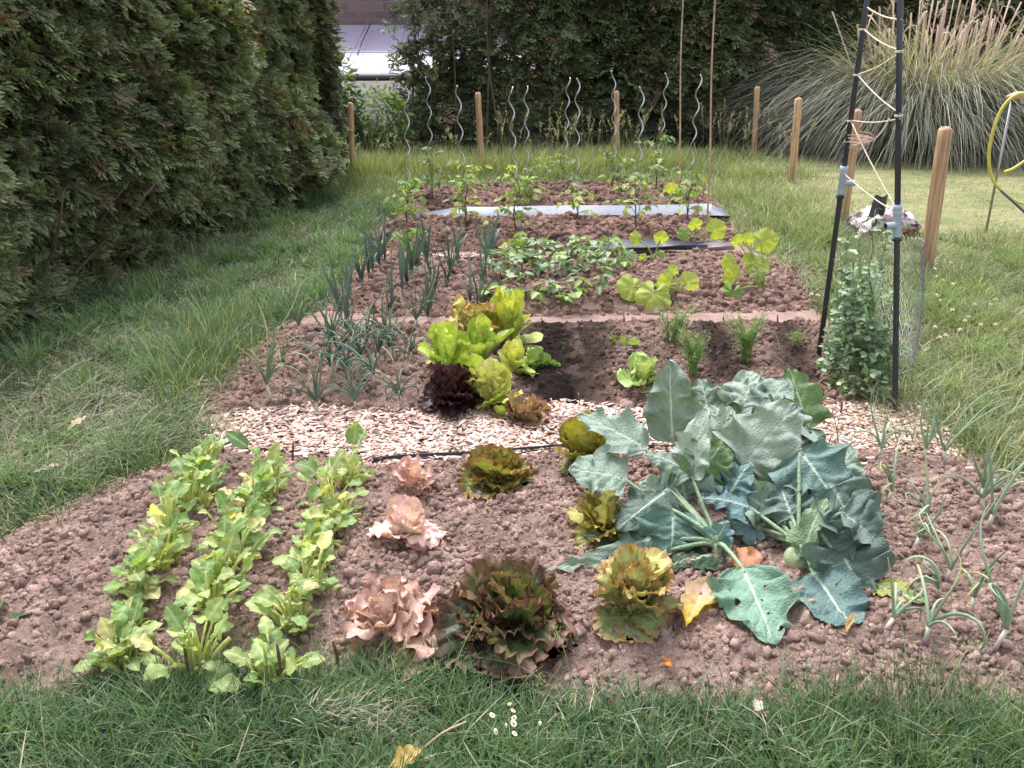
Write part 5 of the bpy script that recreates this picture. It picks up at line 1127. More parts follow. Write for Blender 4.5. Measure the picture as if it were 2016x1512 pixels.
# ------------------------------------------------------------------ spinach
def spinach(px, py, h, n, seed, lab, cut=4, extra=None):
    rg = np.random.default_rng(seed); o = G(px, py, .04); o[2] = soil_z(o[0], o[1]) - .004
    r = thing('spinach_plant', lab, 'spinach', o, 'spinach plants in three rows'); gs = Geo(); gl = Geo()
    SPR_ = lambda u: np.clip(np.sin(np.pi * np.clip(u, 0, 1) ** .75), 0, 1) ** .7
    for i in range(n + cut):
        az = i * 2.4 + rg.normal(0, .4); le = abs(rg.normal(.28, .22)) if i < n * .65 else abs(rg.normal(.85, .22)); L = h * (.4 + .5 * rg.random()) * (1 if i < n * .65 else .62)
        b = o + np.array([rg.normal(0, .016), rg.normal(0, .016), 0]); d = np.array([np.cos(az) * np.sin(le), np.sin(az) * np.sin(le), np.cos(le)])
        if i >= n: L *= 1.0; le *= .6
        e = b + d * L; p = curve([b, b + d * L * .5 + (0, 0, .012), e], 7); w0 = .0034 + .0022 * rg.random()
        if i >= n: w0 *= 1.7
        V, F, T = tube(p, np.linspace(w0 * 1.1, w0 * .75, len(p)), 6); gs.add(V, F, T, col=np.array((.52, .57, .25)) * (.8 + .4 * rg.random()))
        if i < n:
            l = (.024 + .044 * rg.random() ** 1.5) * (h / .15) ** .5; dl = nrm(d * .7 + np.array([np.cos(az), np.sin(az), 0]) * (.35 + .5 * rg.random()) + (0, 0, rg.normal(.05, .35)))
            V, F, u, v = leaf(l * 1.15, l * (.68 + .3 * rg.random()), SPR_, 12, 9, rg.normal(.6, .5), rg.normal(.1, .25), .18, 2.2, .10, 6, rg)
            V[:, 2] += l * .06 * (fbm(V[:, 0] * 60 + i, V[:, 1] * 60, 5) - .5) * 2
            Vw = place(V, e - d * .004, dl, np.array([-np.cos(az) * .3 + rg.normal(0, .25), -np.sin(az) * .3 - .25, 1]))
            Vw[:, 2] = np.maximum(Vw[:, 2], o[2] + .004)
            k = rg.random(); base = np.array((.21, .32, .115)) if k < .45 else (np.array((.35, .44, .18)) if k < .91 else np.array((.58, .55, .27)))
            c = np.tile(base * (.75 + .5 * rg.random()), (len(V), 1)); c = lerp(c, base * 1.3 + .08, np.clip(1 - np.abs(v) * 7, 0, 1) * .7)
            gl.add(Vw, F, col=c)
    if extra:
        b = o; e = P(*extra[0]); t = P(*extra[1]); p = curve([b, (b + e) / 2 + (0, 0, .03), e], 9); V, F, T = tube(p, np.linspace(.005, .003, len(p)), 6); gs.add(V, F, T, col=(.34, .42, .14))
        L = np.linalg.norm(t - e); V, F, u, v = leaf(L, L * .5, SPR_, 16, 9, .5, .1, .08, 2, .05, 5, rg); c = np.tile((.10, .19, .07), (len(V), 1)); c = lerp(c, (.4, .5, .2), np.clip(1 - np.abs(v) * 7, 0, 1) * .7)
        gl.add(place(V, e, t - e, np.array([0, -.6, .8])), F, col=c)
    gs.build('stems', M_LEAF, r); gl.build('leaves', M_LEAF, r)
rows = [('left', [(228, 1306, .15), (262, 1255, .13), (290, 1208, .17), (318, 1140, .15), (345, 1088, .17), (375, 1025, .15), (395, 995, .13), (412, 972, .16)]),
        ('middle', [(372, 1318, .17), (420, 1235, .15), (448, 1178, .16), (460, 1135, .15), (470, 1095, .17), (500, 1030, .17), (522, 990, .14), (542, 962, .17)]),
        ('right', [(540, 1325, .16), (590, 1240, .16), (612, 1190, .15), (622, 1145, .15), (628, 1100, .17), (650, 1065, .15), (668, 1036, .18), (686, 972, .18)])]
for rn, pl in rows:
    for i, (x, y, h) in enumerate(pl):
        ex = ((488, 880, 3.0), (442, 846, 3.02)) if (rn == 'middle' and i == 7) else None
        x += (i * 37 + len(rn) * 11) % 23 - 11; y += (i * 53 + len(rn) * 7) % 19 - 9; h *= .82 + ((i * 29 + len(rn) * 13) % 10) / 24
        spinach(x, y, h, 17 + (i * 5 + len(rn) * 3) % 8 + (i * 7 + len(rn)) % 6, 200 + i * 10 + len(rn), f'leafy spinach plant with cut pale stems, {ORD[i]} from the front in the {rn} spinach row', 12, ex)
for i, (x, y, tx, ty, lab) in enumerate([(668, 1318, 655, 1262, 'dark twig marker at the front end of the right spinach row'), (500, 1322, 0, 0, ''), (372, 1345, 362, 1270, 'brown twig marker beside the front middle spinach plant'), (555, 1350, 545, 1268, 'dark twig marker behind the front grass by the right spinach row'), (574, 916, 577, 872, 'dark twig marker at the far end of the middle spinach row'), (442, 912, 436, 870, 'rusty twig marker at the far end of the left spinach row'),
        (1140, 660, 1140, 632, 'short twig marker at the head of the dark seed rows'), (1229, 655, 1228, 618, 'thin twig marker on the earth path left of the carrots'), (1529, 650, 1531, 620, 'twig marker on the earth path right of the carrots'), (1424, 655, 1424, 622, 'twig marker behind the right carrot plant'), (1070, 655, 1066, 625, 'twig marker beside the orange tipped lettuce leaf'), (1655, 815, 1657, 790, 'brown twig stump at the pea plant foot'), (1146, 1018, 1144, 985, 'thin pale root sticking out of the soil left of the kohlrabi')]):
    if not lab: continue
    b = G(x, y, .03); t = P(tx, ty, b[1]); p = curve([b - (0, 0, .02), (b + t) / 2 + (.002, 0, 0), t], 7); V, F, T = tube(p, [.0045] * (len(p) - 1) + [.003], 6)
    tag(Geo().add(V, F, T, col=(.12, .065, .05) if i < 12 else (.4, .3, .25)).build('marker_stick', M_ROOT, None, b), lab, 'stick')
# fallen scraps beside spinach
# ------------------------------------------------------------------ leeks and onions
def strapleek(px, py, h, seed, lab):
    rg = np.random.default_rng(seed); o = G(px, py, .05); o[2] = soil_z(o[0], o[1]) - .005; n = 6 + int(rg.random() * 3)
    r = thing('leek', lab, 'leek', o, 'blue green leeks'); g = Geo(); fan = rg.random() * 3.14
    V, F, T = tube([o, o + (0, 0, .03), o + (0, 0, .07)], [.007, .0075, .007], 7); Geo().add(V, F, T, lerp((.42, .45, .32), (.14, .2, .14), np.clip((V[:, 2] - o[2]) / .06, 0, 1))).build('shaft', M_BRASS, r)
    az = fan + np.where(np.arange(n) % 2, 3.14, 0) + rg.normal(0, .25, n)
    L = h * (.55 + .55 * rg.random(n)); c = lerp((.075, .125, .11), (.15, .215, .195), rg.random(n))
    t0 = np.abs(rg.normal(.12, .1, n)); t1 = t0 + np.abs(rg.normal(.15, .3, n)) + (rg.random(n) < .12) * 1.6
    V, Q, T, C = blades(np.tile(o + (0, 0, .045), (n, 1)), L,   .022 * (.7 + .5 * rg.random(n)), az, t0, t1, c, tipcol=c * .95, nseg=7, wpow=2.6, rng=rg, spin=rg.normal(1.2, .5, n)); g.add(V, Q, T, C)
    g.build('leaves', M_BRASS, r)
LK = [(840, 510), (870, 500), (890, 415), (960, 390), (1000, 345), (1025, 330), (1062, 300), (1092, 270), (1110, 505), (1130, 480), (1190, 440), (1215, 400), (1240, 350), (1270, 310), (1330, 265), (1345, 500), (1375, 440), (1440, 385), (1462, 340), (1500, 265), (1570, 470), (1620, 480), (1640, 420), (1660, 380), (1680, 300), (1702, 225), (1040, 210), (1065, 230)]
LK = [(380 + x * .3472, 440 + y * .3472) for x, y in LK]
LK.sort(key=lambda a: -a[1])
grp = [[], [], [], [], []]
for (x, y) in LK:
    wx = G(x, y)[0] + .05 * 0; grp[min(4, int(np.digitize((x - 1008) / (y - 80), [-.66, -.52, -.37, -.20])))].append((x, y))
nmz = ['leftmost', 'second', 'third', 'fourth', 'rightmost']
k = 0
for gi, L_ in enumerate(grp):
    for i, (x, y) in enumerate(L_):
        k += 1; strapleek(x, y, .35, 300 + k, f'upright blue green leek, {ORD[min(i, 11)]} from the front in the {nmz[gi]} leek row')
def onion(name, lab, cat, px, py, h, n, seed, col, neck=None, curl=.8, thick=.0045, group='onions', lean0=.35, pale=.1):
    rg = np.random.default_rng(seed); o = G(px, py, .04); o[2] = soil_z(o[0], o[1]) - .004
    r = thing(name, lab, cat, o, group); g = Geo(); gd = rg.normal(0, .15, 2)
    nk = o + np.array([gd[0] * .06, gd[1] * .06, .05 * h / .25])
    cN = neck or (.42, .45, .30); V, F, T = tube(curve([o - (0, 0, .012), o + (0, 0, .012), nk], 7), np.linspace(thick * 1.9, thick * 1.2, len(curve([o - (0, 0, .012), o + (0, 0, .012), nk], 7))), 8)
    tt = np.clip((V[:, 2] - o[2]) / max(.02, nk[2] - o[2]), 0, 1); Geo().add(V, F, T, col=lerp(cN, (.62, .60, .52), np.clip(tt * 1.3, 0, 1))).build('neck', M_BRASS, r)
    for i in range(n):
        az = rg.random() * 6.283; th = abs(rg.normal(lean0, .2)); L = h * (.55 + .6 * rg.random()); m = 16; q = nk.copy(); p = [q.copy()]
        dth = rg.normal(curl, .75) * (1 if rg.random() < .7 else 0.2) / m * 2.0; daz = rg.normal(0, .9) / m * 2
        for s in range(m):
            st = L / m; q = q + np.array([np.cos(az) * np.sin(th), np.sin(az) * np.sin(th), np.cos(th)]) * st; q[2] = max(q[2], o[2] + .006); p.append(q.copy()); th = th + dth * (.3 + 1.8 * s / m); az += daz * (s / m) * 2
        V, F, T = tube(np.array(p), thick * (1 - np.linspace(0, 1, m + 1) ** 2 * .85) * (.75 + .4 * rg.random()), 6)
        c = np.array(col) * (.7 + .6 * rg.random()); 
        yel = rg.random() < pale * 1.5
        tipf = np.repeat(np.linspace(0, 1, m + 1), 6); tipf = np.concatenate([tipf, [0, 1]])
        g.add(V, F, T, col=lerp(c, np.array((.56, .48, .22)) if yel else c * 1.15 + .01, np.clip(tipf * 1.6 - .5, 0, 1)))
    g.build('leaves', M_BRASS, r)
OG = (.11, .18, .13)
ON = [(686, 690, 7, .32, .5), (651, 712, 6, .34, .2), (715, 742, 7, .3, .6), (757, 697, 6, .26, .6), (776, 715, 7, .26, 1.2), (623, 806, 6, .28, .3), (690, 770, 9, .32, 1.7), (735, 775, 8, .3, 1.8), (793, 795, 7, .22, 2.0), (824, 664, 5, .26, .3), (846, 650, 5, .3, .6), (720, 705, 7, .28, 1.3), (655, 760, 7, .28, 1.4), (745, 735, 8, .3, 1.6), (812, 720, 6, .24, 1.2), (668, 735, 7, .3, .9), (700, 800, 6, .26, 1.6)]
whr = ['with leaves standing upright', 'with tall straight leaves', 'with curling leaves', 'with drooping leaves', 'with looping tangled leaves', 'with flopped leaves']
ON.sort(key=lambda a: (round(a[1] / 30), a[0]))
for i, (x, y, n, h, cu) in enumerate(ON):
    rowi = sum(1 for a in ON if round(a[1] / 30) == round(y / 30) and a[0] < x); rk = sorted({round(a[1] / 30) for a in ON}).index(round(y / 30))
    onion('onion', f'onion {whr[min(5, int(cu * 2.6))]}, {ORD[rowi]} from left in {ORD[rk]} onion row from back', 'onion', x, y, h * 1.12, n + 4, 400 + i, OG, None, cu * 1.25, .0046, 'dark green onions in the left patch')
onion('garlic', 'tall pale garlic plant with yellow streaked leaves at the left edge of the onion patch', 'garlic', 536, 790, .42, 9, 450, (.17, .25, .14), (.5, .46, .36), .55, .0055, 'garlic plants', .22, .3)
onion('garlic', 'leaning garlic plant behind the tall one, next to the long grass', 'garlic', 590, 668, .36, 9, 451, (.18, .26, .14), (.5, .46, .36), .9, .005, 'garlic plants', .3, .3)
onion('garlic', 'thin yellowing garlic plant between the lumps of soil left of the onions', 'garlic', 560, 745, .26, 5, 452, (.22, .27, .13), (.5, .46, .36), .8, .004, 'garlic plants', .3, .4)
RO = [(1720, 925, 7, .28, .45, 'straight green leaves at the right end of the chip path'), (1816, 918, 6, .20, .4, 'sparse thin leaves near the chip path corner'), (1856, 936, 5, .27, .15, 'two thick upright leaves beside the right verge grass'), (1822, 1062, 7, .24, 1.1, 'a white and purple neck, most visible of the right patch'), (1922, 1012, 6, .22, .5, 'yellowed side leaves left of the upright one'), (1940, 1062, 5, .27, .3, 'tall upright stem close to the right verge'), (1932, 1034, 6, .28, .6, 'forked upright leaves behind the tall stem'), (1745, 1008, 6, .16, 1.8, 'leaves flopped beside the kohlrabi'), (1800, 1090, 5, .14, 1.6, 'short bent leaves behind the purple neck'),
      (1862, 1155, 5, .24, 1.2, 'thin arching leaves on the open soil at the right'), (1842, 1200, 7, .20, 1.9, 'leaves hanging down from a bent neck'), (1956, 1292, 5, .24, .7, 'bluish leaves near the front right corner'), (1818, 1282, 6, .22, 1.5, 'one thick bluish leaf arching over the soil in front'), (1742, 1262, 6, .16, 1.4, 'pale withered leaves in front of the yellowing kohlrabi leaf'), (1905, 1230, 5, .2, 1.6, 'grey green curled leaves between the front right ones')]
for i, (x, y, n, h, cu, l) in enumerate(RO):
    onion('red_onion', 'red onion plant with ' + l, 'onion', x, y, h * (1.1 + .4 * ((i * 37) % 10) / 10), max(4, n - 1), 470 + i, (.27, .37, .24), (.20, .05, .13), cu, .0048, 'red onions in the right patch', .35, .16)
for i, (x, y) in enumerate([(1630, 884), (1650, 880), (1590, 890), (1790, 870)]):
    onion('onion_shoot', f'single thin green shoot standing in the chips, {ORD[i]} from the left'.replace('third from the left', 'half hidden by kohlrabi leaves').replace('fourth from the left', 'right of the others'), 'onion', x, y, .16, 2, 490 + i, (.18, .25, .12), None, .2, .003, 'thin shoots in the chip path', .15, .2)

# ------------------------------------------------------------------ beans
def bean(px, py, h, seed, lab, n=9, group='bush beans'):
    rg = np.random.default_rng(seed); o = G(px, py, .05); o[2] = soil_z(o[0], o[1]) - .004
    r = thing('bean_plant', lab, 'bean plant', o, group); gs = Geo(); gl = Geo()
    BP = lambda u: np.clip(np.sin(np.pi * np.clip(u, 0, 1) ** .55), 0, 1) ** .75
    V, F, T = tube(curve([o, o + (rg.normal(0, .01), 0, h * .6)], 5), .004, 6); gs.add(V, F, T, col=(.22, .22, .10))
    for i in range(n):
        az = i * 2.4 + rg.normal(0, .3); e = o + np.array([np.cos(az), np.sin(az), 0]) * (.045 + .075 * rg.random()) + (0, 0, h * (.45 + .65 * rg.random()))
        V, F, T = tube(curve([o + (0, 0, h * .35), (o + e) / 2 + (0, 0, h * .22), e], 6), .0022, 5); gs.add(V, F, T, col=(.25, .27, .11))
        base = np.array((.15, .225, .115)) if rg.random() < .75 else np.array((.23, .34, .09))
        for s in (-1, 0, 1):
            a2 = az + s * 1.1; l = .068 * (.75 + .5 * rg.random()); d = np.array([np.cos(a2), np.sin(a2), rg.normal(-.25, .3)])
            V, F, u, v = leaf(l, l * .72, BP, 9, 7, rg.normal(.35, .3), rg.normal(.0, .25), .05, 2, .04, 5, rg, crease=rg.normal(.15, .2))
            c = np.tile(base * (.75 + .5 * rg.random()), (len(V), 1)); c = lerp(c, base * 1.4 + .03, np.clip(1 - np.abs(v) * 6, 0, 1) * .6)
            gl.add(place(V, e + nrm(d) * .008, d, np.array([rg.normal(0, .3), rg.normal(-.15, .3), 1])), F, col=c)
    gs.build('stems', M_LEAF, r); gl.build('leaves', M_BEAN, r)
M_RED = m_attr('red lettuce leaf', .45, .16, (1.2, 1., .9), .4, 70, .2, .35, 120)
M_BEAN = m_attr('bean leaf', .33, .28, (1.4, 1.5, .5), .5, 70, .15, .3, 180)
bi = 0
for rn, pts in (('rear', [(1012, 528), (1060, 526), (1105, 524), (1150, 522), (1190, 528)]), ('middle', [(985, 560), (1030, 558), (1078, 555), (1122, 556), (1168, 556), (1215, 550)]), ('front', [(978, 600), (1050, 597), (1105, 602), (1150, 592)])):
    for i, (x, y) in enumerate(pts):
        bi += 1; bean(x, y, .16, 500 + bi, f'leafy bush bean plant, {ORD[i]} from the left in the {rn} bean row', 9 if rn != 'front' else 6)

# ------------------------------------------------------------------ squash
def squash(lab, px, py, leaves, seed):
    rg = np.random.default_rng(seed); o = G(px, py, .06); o[2] = soil_z(o[0], o[1]); r = thing('squash_plant', lab, 'squash plant', o, 'young squash plants')
    for (x, y, dY, w, c, lx, ly) in leaves:
        b = P(x, y, o[1] + dY); b[2] = max(b[2], o[2] + .03); L = w * .95
        n0 = nrm(np.array([lx * .6, -.85, .5 + rg.normal(0, .15)])); d = nrm(np.array([lx, -.2, ly])); 
        th, rr5 = np.meshgrid(np.linspace(-2.85, 2.85, 41), np.linspace(0.02, 1, 9), indexing='ij')
        R_ = .5 * w * 1.15 * (1 + .055 * np.cos(th * 5) + .035 * np.cos(th * 17 + w * 90) + .08 * np.cos(th) - .12 * np.abs(th) / 2.85)
        X = np.sin(th) * rr5 * R_; Yl = np.cos(th) * rr5 * R_ + .12 * w; Z = -.14 * w * rr5 ** 2 + .035 * w * rr5 ** 2 * np.cos(th * 5) + .16 * w * (fbm(X / w * 2.5 + w * 50, Yl / w * 2.5, 8) - .5) + .03 * w * rr5 * np.sin(th * 9)
        V = np.stack([X, Yl, Z], -1).reshape(-1, 3); cc = np.tile(np.array(c), (len(V), 1)) * (.85 + .3 * fbm(X.ravel() * 40, Yl.ravel() * 40, 3))[:, None]
        vn = np.clip(np.cos(th * 2.5) ** 2 * 8 - 7.2, 0, 1).ravel() * (rr5.ravel() < .92); cc = lerp(cc, np.array(c) * 1.25 + .04, vn * .7)
        g = Geo().add(place(V, b, d, n0), grid_faces(41, 9), col=cc)
        p = curve([o, o * .6 + b * .4 + (0, 0, .03), b], 10); Vt, Ft, Tt = tube(p, np.linspace(.0062, .0035, len(p)), 7); g.add(Vt, Ft, Tt, col=(.34, .44, .16)); g.build('leaf', M_LEAF, r)
YG, MG, BG = (.36, .44, .10), (.20, .32, .09), (.19, .28, .17)
squash('low squash plant with three broad yellow green leaves in front of the earth path side', 1338, 585, [(1252, 565, -.05, .17, YG, -.6, .1), (1290, 572, -.12, .21, YG, -.1, -.3), (1318, 562, .0, .15, YG, -.2, .3), (1350, 560, .05, .13, (.38, .44, .16), .2, .3), (1322, 535, .1, .07, YG, .3, .5)], 601)
squash('small squash plant with thin stalks before the dark weed sheet', 1288, 522, [(1300, 474, 0, .10, YG, .1, .6), (1258, 470, .05, .10, YG, -.5, .2), (1270, 517, -.06, .07, YG, -.3, .2), (1243, 521, -.05, .13, BG, -.5, .1), (1300, 497, 0, .06, MG, .4, -.3)], 602)
squash('largest squash vine with a long stalk reaching over the right bed end', 1505, 577, [(1440, 596, -.1, .15, MG, -.2, -.6), (1447, 548, 0, .13, YG, -.3, .4), (1443, 520, .05, .12, YG, -.4, .2), (1470, 516, .1, .09, YG, .3, .3), (1486, 515, .05, .15, YG, .3, -.2), (1492, 532, 0, .10, (.32, .40, .14), .2, -.4), (1497, 474, .1, .15, YG, .5, .1), (1455, 480, .1, .09, YG, -.1, .5), (1470, 476, .12, .09, YG, .2, .6)], 603)
squash('squash plant behind the long vine with one bluish leaf by the reddish cane', 1392, 478, [(1352, 458, 0, .11, MG, -.5, -.1), (1370, 448, .05, .11, YG, -.1, .5), (1402, 456, -.05, .16, YG, .3, .3), (1405, 474, -.02, .13, BG, .2, -.3)], 604)
squash('young squash plant among the rear tomatoes beside the thin cane', 1330, 400, [(1320, 392, 0, .16, (.30, .40, .14), -.3, -.1), (1322, 378, .05, .14, YG, -.1, .4), (1340, 384, .05, .11, MG, .3, .3), (1352, 392, 0, .1, YG, .4, 0)], 605)

# ------------------------------------------------------------------ tomatoes
def tomato(b, h, seed, lab, n=10, c1=(.16, .27, .06), c2=(.34, .44, .09), dens=1.):
    rg = np.random.default_rng(seed); o = b.copy(); o[2] = soil_z(o[0], o[1]); o = o + (rg.normal(0, .02), -.02, 0)
    r = thing('tomato_plant', lab, 'tomato plant', o, 'tomato plants on spiral stakes'); gs = Geo(); gl = Geo()
    st = curve([o, o + (rg.normal(0, .02), 0, h * .35), o + (rg.normal(0, .025), 0, h * .7), o + (rg.normal(0, .03), .01, h)], 14); V, F, T = tube(st, np.linspace(.0065, .0028, len(st)), 7); gs.add(V, F, T, col=(.13, .15, .07))
    TP = lambda u: np.clip(np.sin(np.pi * np.clip(u, 0, 1) ** .6), 0, 1) ** .8
    for i in range(n):
        t = .22 + .78 * (i + rg.random() * .6) / n; q = st[min(len(st) - 1, int(t * (len(st) - 1)))]; az = i * 2.4 + rg.normal(0, .4); L = (.13 + .12 * rg.random()) * (1.15 - .45 * t)
        rise = rg.normal(.35, .3); e = q + np.array([np.cos(az), np.sin(az), 0]) * L + (0, 0, L * rise - .3 * L); mid = (q + e) / 2 + (0, 0, L * .28)
        p = curve([q, mid, e], 9); V, F, T = tube(p, np.linspace(.0028, .0015, len(p)), 5); gs.add(V, F, T, col=(.20, .25, .09))
        base = lerp(c1, c2, rg.random())
        for k in range(7):
            tt = [.38, .38, .62, .62, .85, .85, 1][k]; s = [-1, 1, -1, 1, -1, 1, 0][k]; qq = p[min(len(p) - 1, int(tt * (len(p) - 1)))]; a2 = az + s * 1.05 + rg.normal(0, .2); l = (.05 + .03 * rg.random()) * (1.25 if s == 0 else 1)
            d = np.array([np.cos(a2), np.sin(a2), rg.normal(-.45, .35)]); V, F, u, v = leaf(l, l * .62, TP, 9, 5, rg.normal(.6, .3), .1, .15, 2, .45, 7, rg, crease=.15)
            c = np.tile(base * (.75 + .5 * rg.random()), (len(V), 1)); gl.add(place(V, qq, d, np.array([rg.normal(0, .3), rg.normal(-.2, .3), 1])), F, col=c)
    gs.build('stems', M_LEAF, r); gl.build('leaves', M_LEAF, r)
TH = {('F', 1): (.48, 9), ('F', 2): (.62, 13), ('F', 3): (.58, 15), ('F', 4): (.32, 6), ('F', 5): (.62, 9), ('F', 6): (.5, 10), ('B', 1): (.58, 10), ('B', 2): (.40, 9), ('B', 3): (.46, 9), ('B', 4): (.52, 10), ('B', 5): (.62, 11)}
for i, (b, row, k, tot) in enumerate(TOMS):
    h, n = TH[(row, k)]; h *= .88; rn = 'front' if row == 'F' else 'rear'
    dk = row == 'B'
    tomato(b, h, 700 + i, f'young tomato plant tied to the {ORD[k-1]} spiral stake from left, {rn} row', int(n * 1.0), (.12, .20, .08) if dk else (.17, .27, .07), (.25, .33, .13) if dk else (.35, .42, .15))
for (x, y, lab, sd, n) in [(792, 492, 'small tomato seedling at the left end of the fourth bed', 730, 6), (1022, 508, 'small bright bean seedling rising behind the bush beans', 731, 4)]:
    tomato(G(x, y, .05), .2, sd, lab, n)

# ------------------------------------------------------------------ carrots
def carrot(px, py, h, n, seed, lab, w=.09):
    rg = np.random.default_rng(seed); o = G(px, py, .04); o[2] = soil_z(o[0], o[1]) - .004; r = thing('carrot_plant', lab, 'carrot', o, 'carrot plants'); gs = Geo(); gl = Geo()
    for i in range(n):
        az = rg.random() * 6.283; L = h * (.6 + .5 * rg.random()); sp_ = w * (.3 + .9 * rg.random()); b = o + (rg.normal(0, .012), rg.normal(0, .012), 0)
        e = b + np.array([np.cos(az) * sp_, np.sin(az) * sp_, L]); p = curve([b, b * .5 + e * .5 + (-np.cos(az) * sp_ * .2, -np.sin(az) * sp_ * .2, .02), e], 10)
        V, F, T = tube(p, np.linspace(.0024, .001, len(p)), 4); gs.add(V, F, T, col=(.22, .33, .10))
        m = 46; t = .35 + .65 * rg.random(m); q = np.stack([np.interp(t, np.linspace(0, 1, len(p)), p[:, k]) for k in range(3)], 1); q = q + rg.normal(0, .011, (m, 3)) * (1.3 - t)[:, None] * 1.8
        V, Q, T, C = blades(q, .016 + .014 * rg.random(m), .0045, rg.random(m) * 6.283, abs(rg.normal(.8, .4, m)), rg.normal(1.4, .4, m), lerp((.10, .20, .06), (.22, .34, .11), rg.random(m)), nseg=2, rng=rg); gl.add(V, Q, T, C)
    gs.build('stems', M_LEAF, r); gl.build('feathery_leaves', M_LEAF, r)
carrot(1322, 692, .25, 20, 801, 'darker feathery carrot plant, furthest back of the three'); carrot(1362, 757, .24, 20, 802, 'light green feathery carrot plant just behind the kohlrabi'); carrot(1465, 727, .26, 26, 803, 'widest feathery carrot plant, right of the other two', .12)
carrot(1560, 690, .07, 4, 804, 'tiny feathery carrot seedling right of the widest carrot', .04)

# ------------------------------------------------------------------ peas
def peas(px, py, h, w, n, seed, lab, dy=0):
    rg = np.random.default_rng(seed); o = G(px, py, .03); r = thing('pea_plant', lab, 'pea plant', o, 'pea plants under the trellis'); gs = Geo(); gl = Geo(); npd = 0
    lv = np.array([(0, 0, 0), (.32, .3, .06), (.36, .62, .04), (.16, .9, -.02), (0, 1, -.06), (-.16, .9, -.02), (-.36, .62, .04), (-.32, .3, .06), (0, .5, -.06)]); lf = [(i, (i + 1) % 8, 8) for i in range(8)]; lc = np.ones((9, 3)); lc[8] = 1.15
    O, D, Nn, S, C = [], [], [], [], []
    for i in range(n):
        b = o + np.array([rg.normal(0, w * .35), rg.normal(dy, w * .3), 0]); hh = h * (.35 + .85 * rg.random() ** 1.3); p = [b]; q = b.copy()
        for s in range(10): q = q + np.array([rg.normal(0, w * .14), rg.normal(.012, w * .12), hh / 10]); q[0] += (o[0] - q[0]) * .08; q[1] += (o[1] + dy - q[1]) * .08; p.append(q.copy())
        p = curve(p, 30); V, F, T = tube(p, .0022, 4); gs.add(V, F, T, col=np.array((.20, .27, .13)) * (.7 + .5 * rg.random()))
        m = 17
        for t in rg.random(m) ** .8:
            q = p[int(t * (len(p) - 1))]; az = rg.random() * 6.283
            for s in (-1, 1):
                for k in (0, 1):
                    a2 = az + s * 1.2; O.append(q + np.array([np.cos(az), np.sin(az), .2]) * .022 * (k + .4)); D.append([np.cos(a2), np.sin(a2), rg.normal(-.1, .5)]); Nn.append([rg.normal(0, .5), rg.normal(-.2, .5), .9]); S.append(.030 * (.7 + .6 * rg.random()))
                    base = np.array((.24, .33, .22)) * (.7 + .7 * rg.random()) if t > .3 else lerp((.20, .28, .16), (.50, .47, .30), rg.random() ** 2.2); C.append(base)
        if rg.random() < .8:
            for t in (.35 + .6 * rg.random(1)):
                q = p[int(t * (len(p) - 1))] + np.array([rg.normal(0, .02), -.03, 0]); l = .07 * (.8 + .4 * rg.random()); d = np.array([rg.normal(0, .3), -.1, -1 if rg.random() < .7 else .6])
                pp = curve([q, q + d * l * .5 + (.006, 0, 0), q + d * l], 8); V, F, T = tube(pp, np.array([.002, .006, .0085, .009, .009, .0085, .006, .002])[:len(pp)] * .9 if len(pp) == 8 else .007, 7); Geo().add(V, F, T, col=np.array((.20, .32, .12)) * (.85 + .4 * rg.random())).build('pod', M_BRASS, r)
        for k in range(5):
            q = p[rg.integers(8, len(p))]; e = q + rg.normal(0, .05, 3) + (0, 0, .03); V, F, T = tube(curve([q, (q + e) / 2 + rg.normal(0, .015, 3), e], 6), .0009, 3); gs.add(V, F, T, col=(.24, .33, .16))
    V, Q, T, C_ = instance(lv, [], lf, lc, np.array(O), np.array(D), np.array(Nn), np.array(S), np.array(C)); gl.add(V, None, T, C_)
    gs.build('stems', M_LEAF, r); gl.build('leaves', M_PEA, r)
M_PEA = m_attr('pea leaf', .45, .22, (1.3, 1.4, .6), .4, 50, .15, .2, 150)
peas(1690, 770, .72, .15, 15, 811, 'tall pea plant with green pods in the middle of the trellis', .0); peas(1645, 755, .56, .12, 9, 812, 'shorter pea plant at the left foot of the trellis'); peas(1718, 790, .52, .12, 9, 813, 'pea plant close to the right trellis pole with yellowing base'); peas(1660, 700, .60, .10, 8, 814, 'pea plant at the back beside the left trellis pole')

# ------------------------------------------------------------------ flowers and weeds
def daisy(px, py, Y, seed, lab):
    rg = np.random.default_rng(seed); q = P(px, py, Y); b = G(px + rg.normal(0, 12), py + 60); r = thing('daisy', lab, 'flower', b, 'small white daisies in the front grass')
    V, F, T = tube(curve([b, (b + q) / 2 + (.004, 0, 0), q], 7), .0011, 4); Geo().add(V, F, T, col=(.16, .24, .08)).build('stem', M_LEAF, r)
    n0 = nrm(np.array([rg.normal(0, .6), rg.normal(-.4, .5), .8])); x = nrm(np.cross(n0, (1, .2, .1))); y = np.cross(n0, x); g = Geo(); k = 15; sz = .5 + .45 * rg.random()
    for i in range(k):
        a = i * 6.283 / k; d = np.cos(a) * x + np.sin(a) * y; w_ = np.cross(n0, d) * .0018; g.add([q + d * .003 - w_ * .6, q + d * .003 + w_ * .6, q + d * .0085 * sz + w_ + n0 * .0008, q + d * .0105 * sz, q + d * .0085 * sz - w_ + n0 * .0008], [(0, 1, 2, 4)], [(4, 2, 3)], col=(.82, .80, .80))
    g.build('petals', M_ROOT, r); V, F, T = tube([q - n0 * .001, q + n0 * .0015, q + n0 * .003], [.004, .0038, .0015], 8); Geo().add(V, F, T, col=(.62, .44, .06)).build('centre', M_ROOT, r)
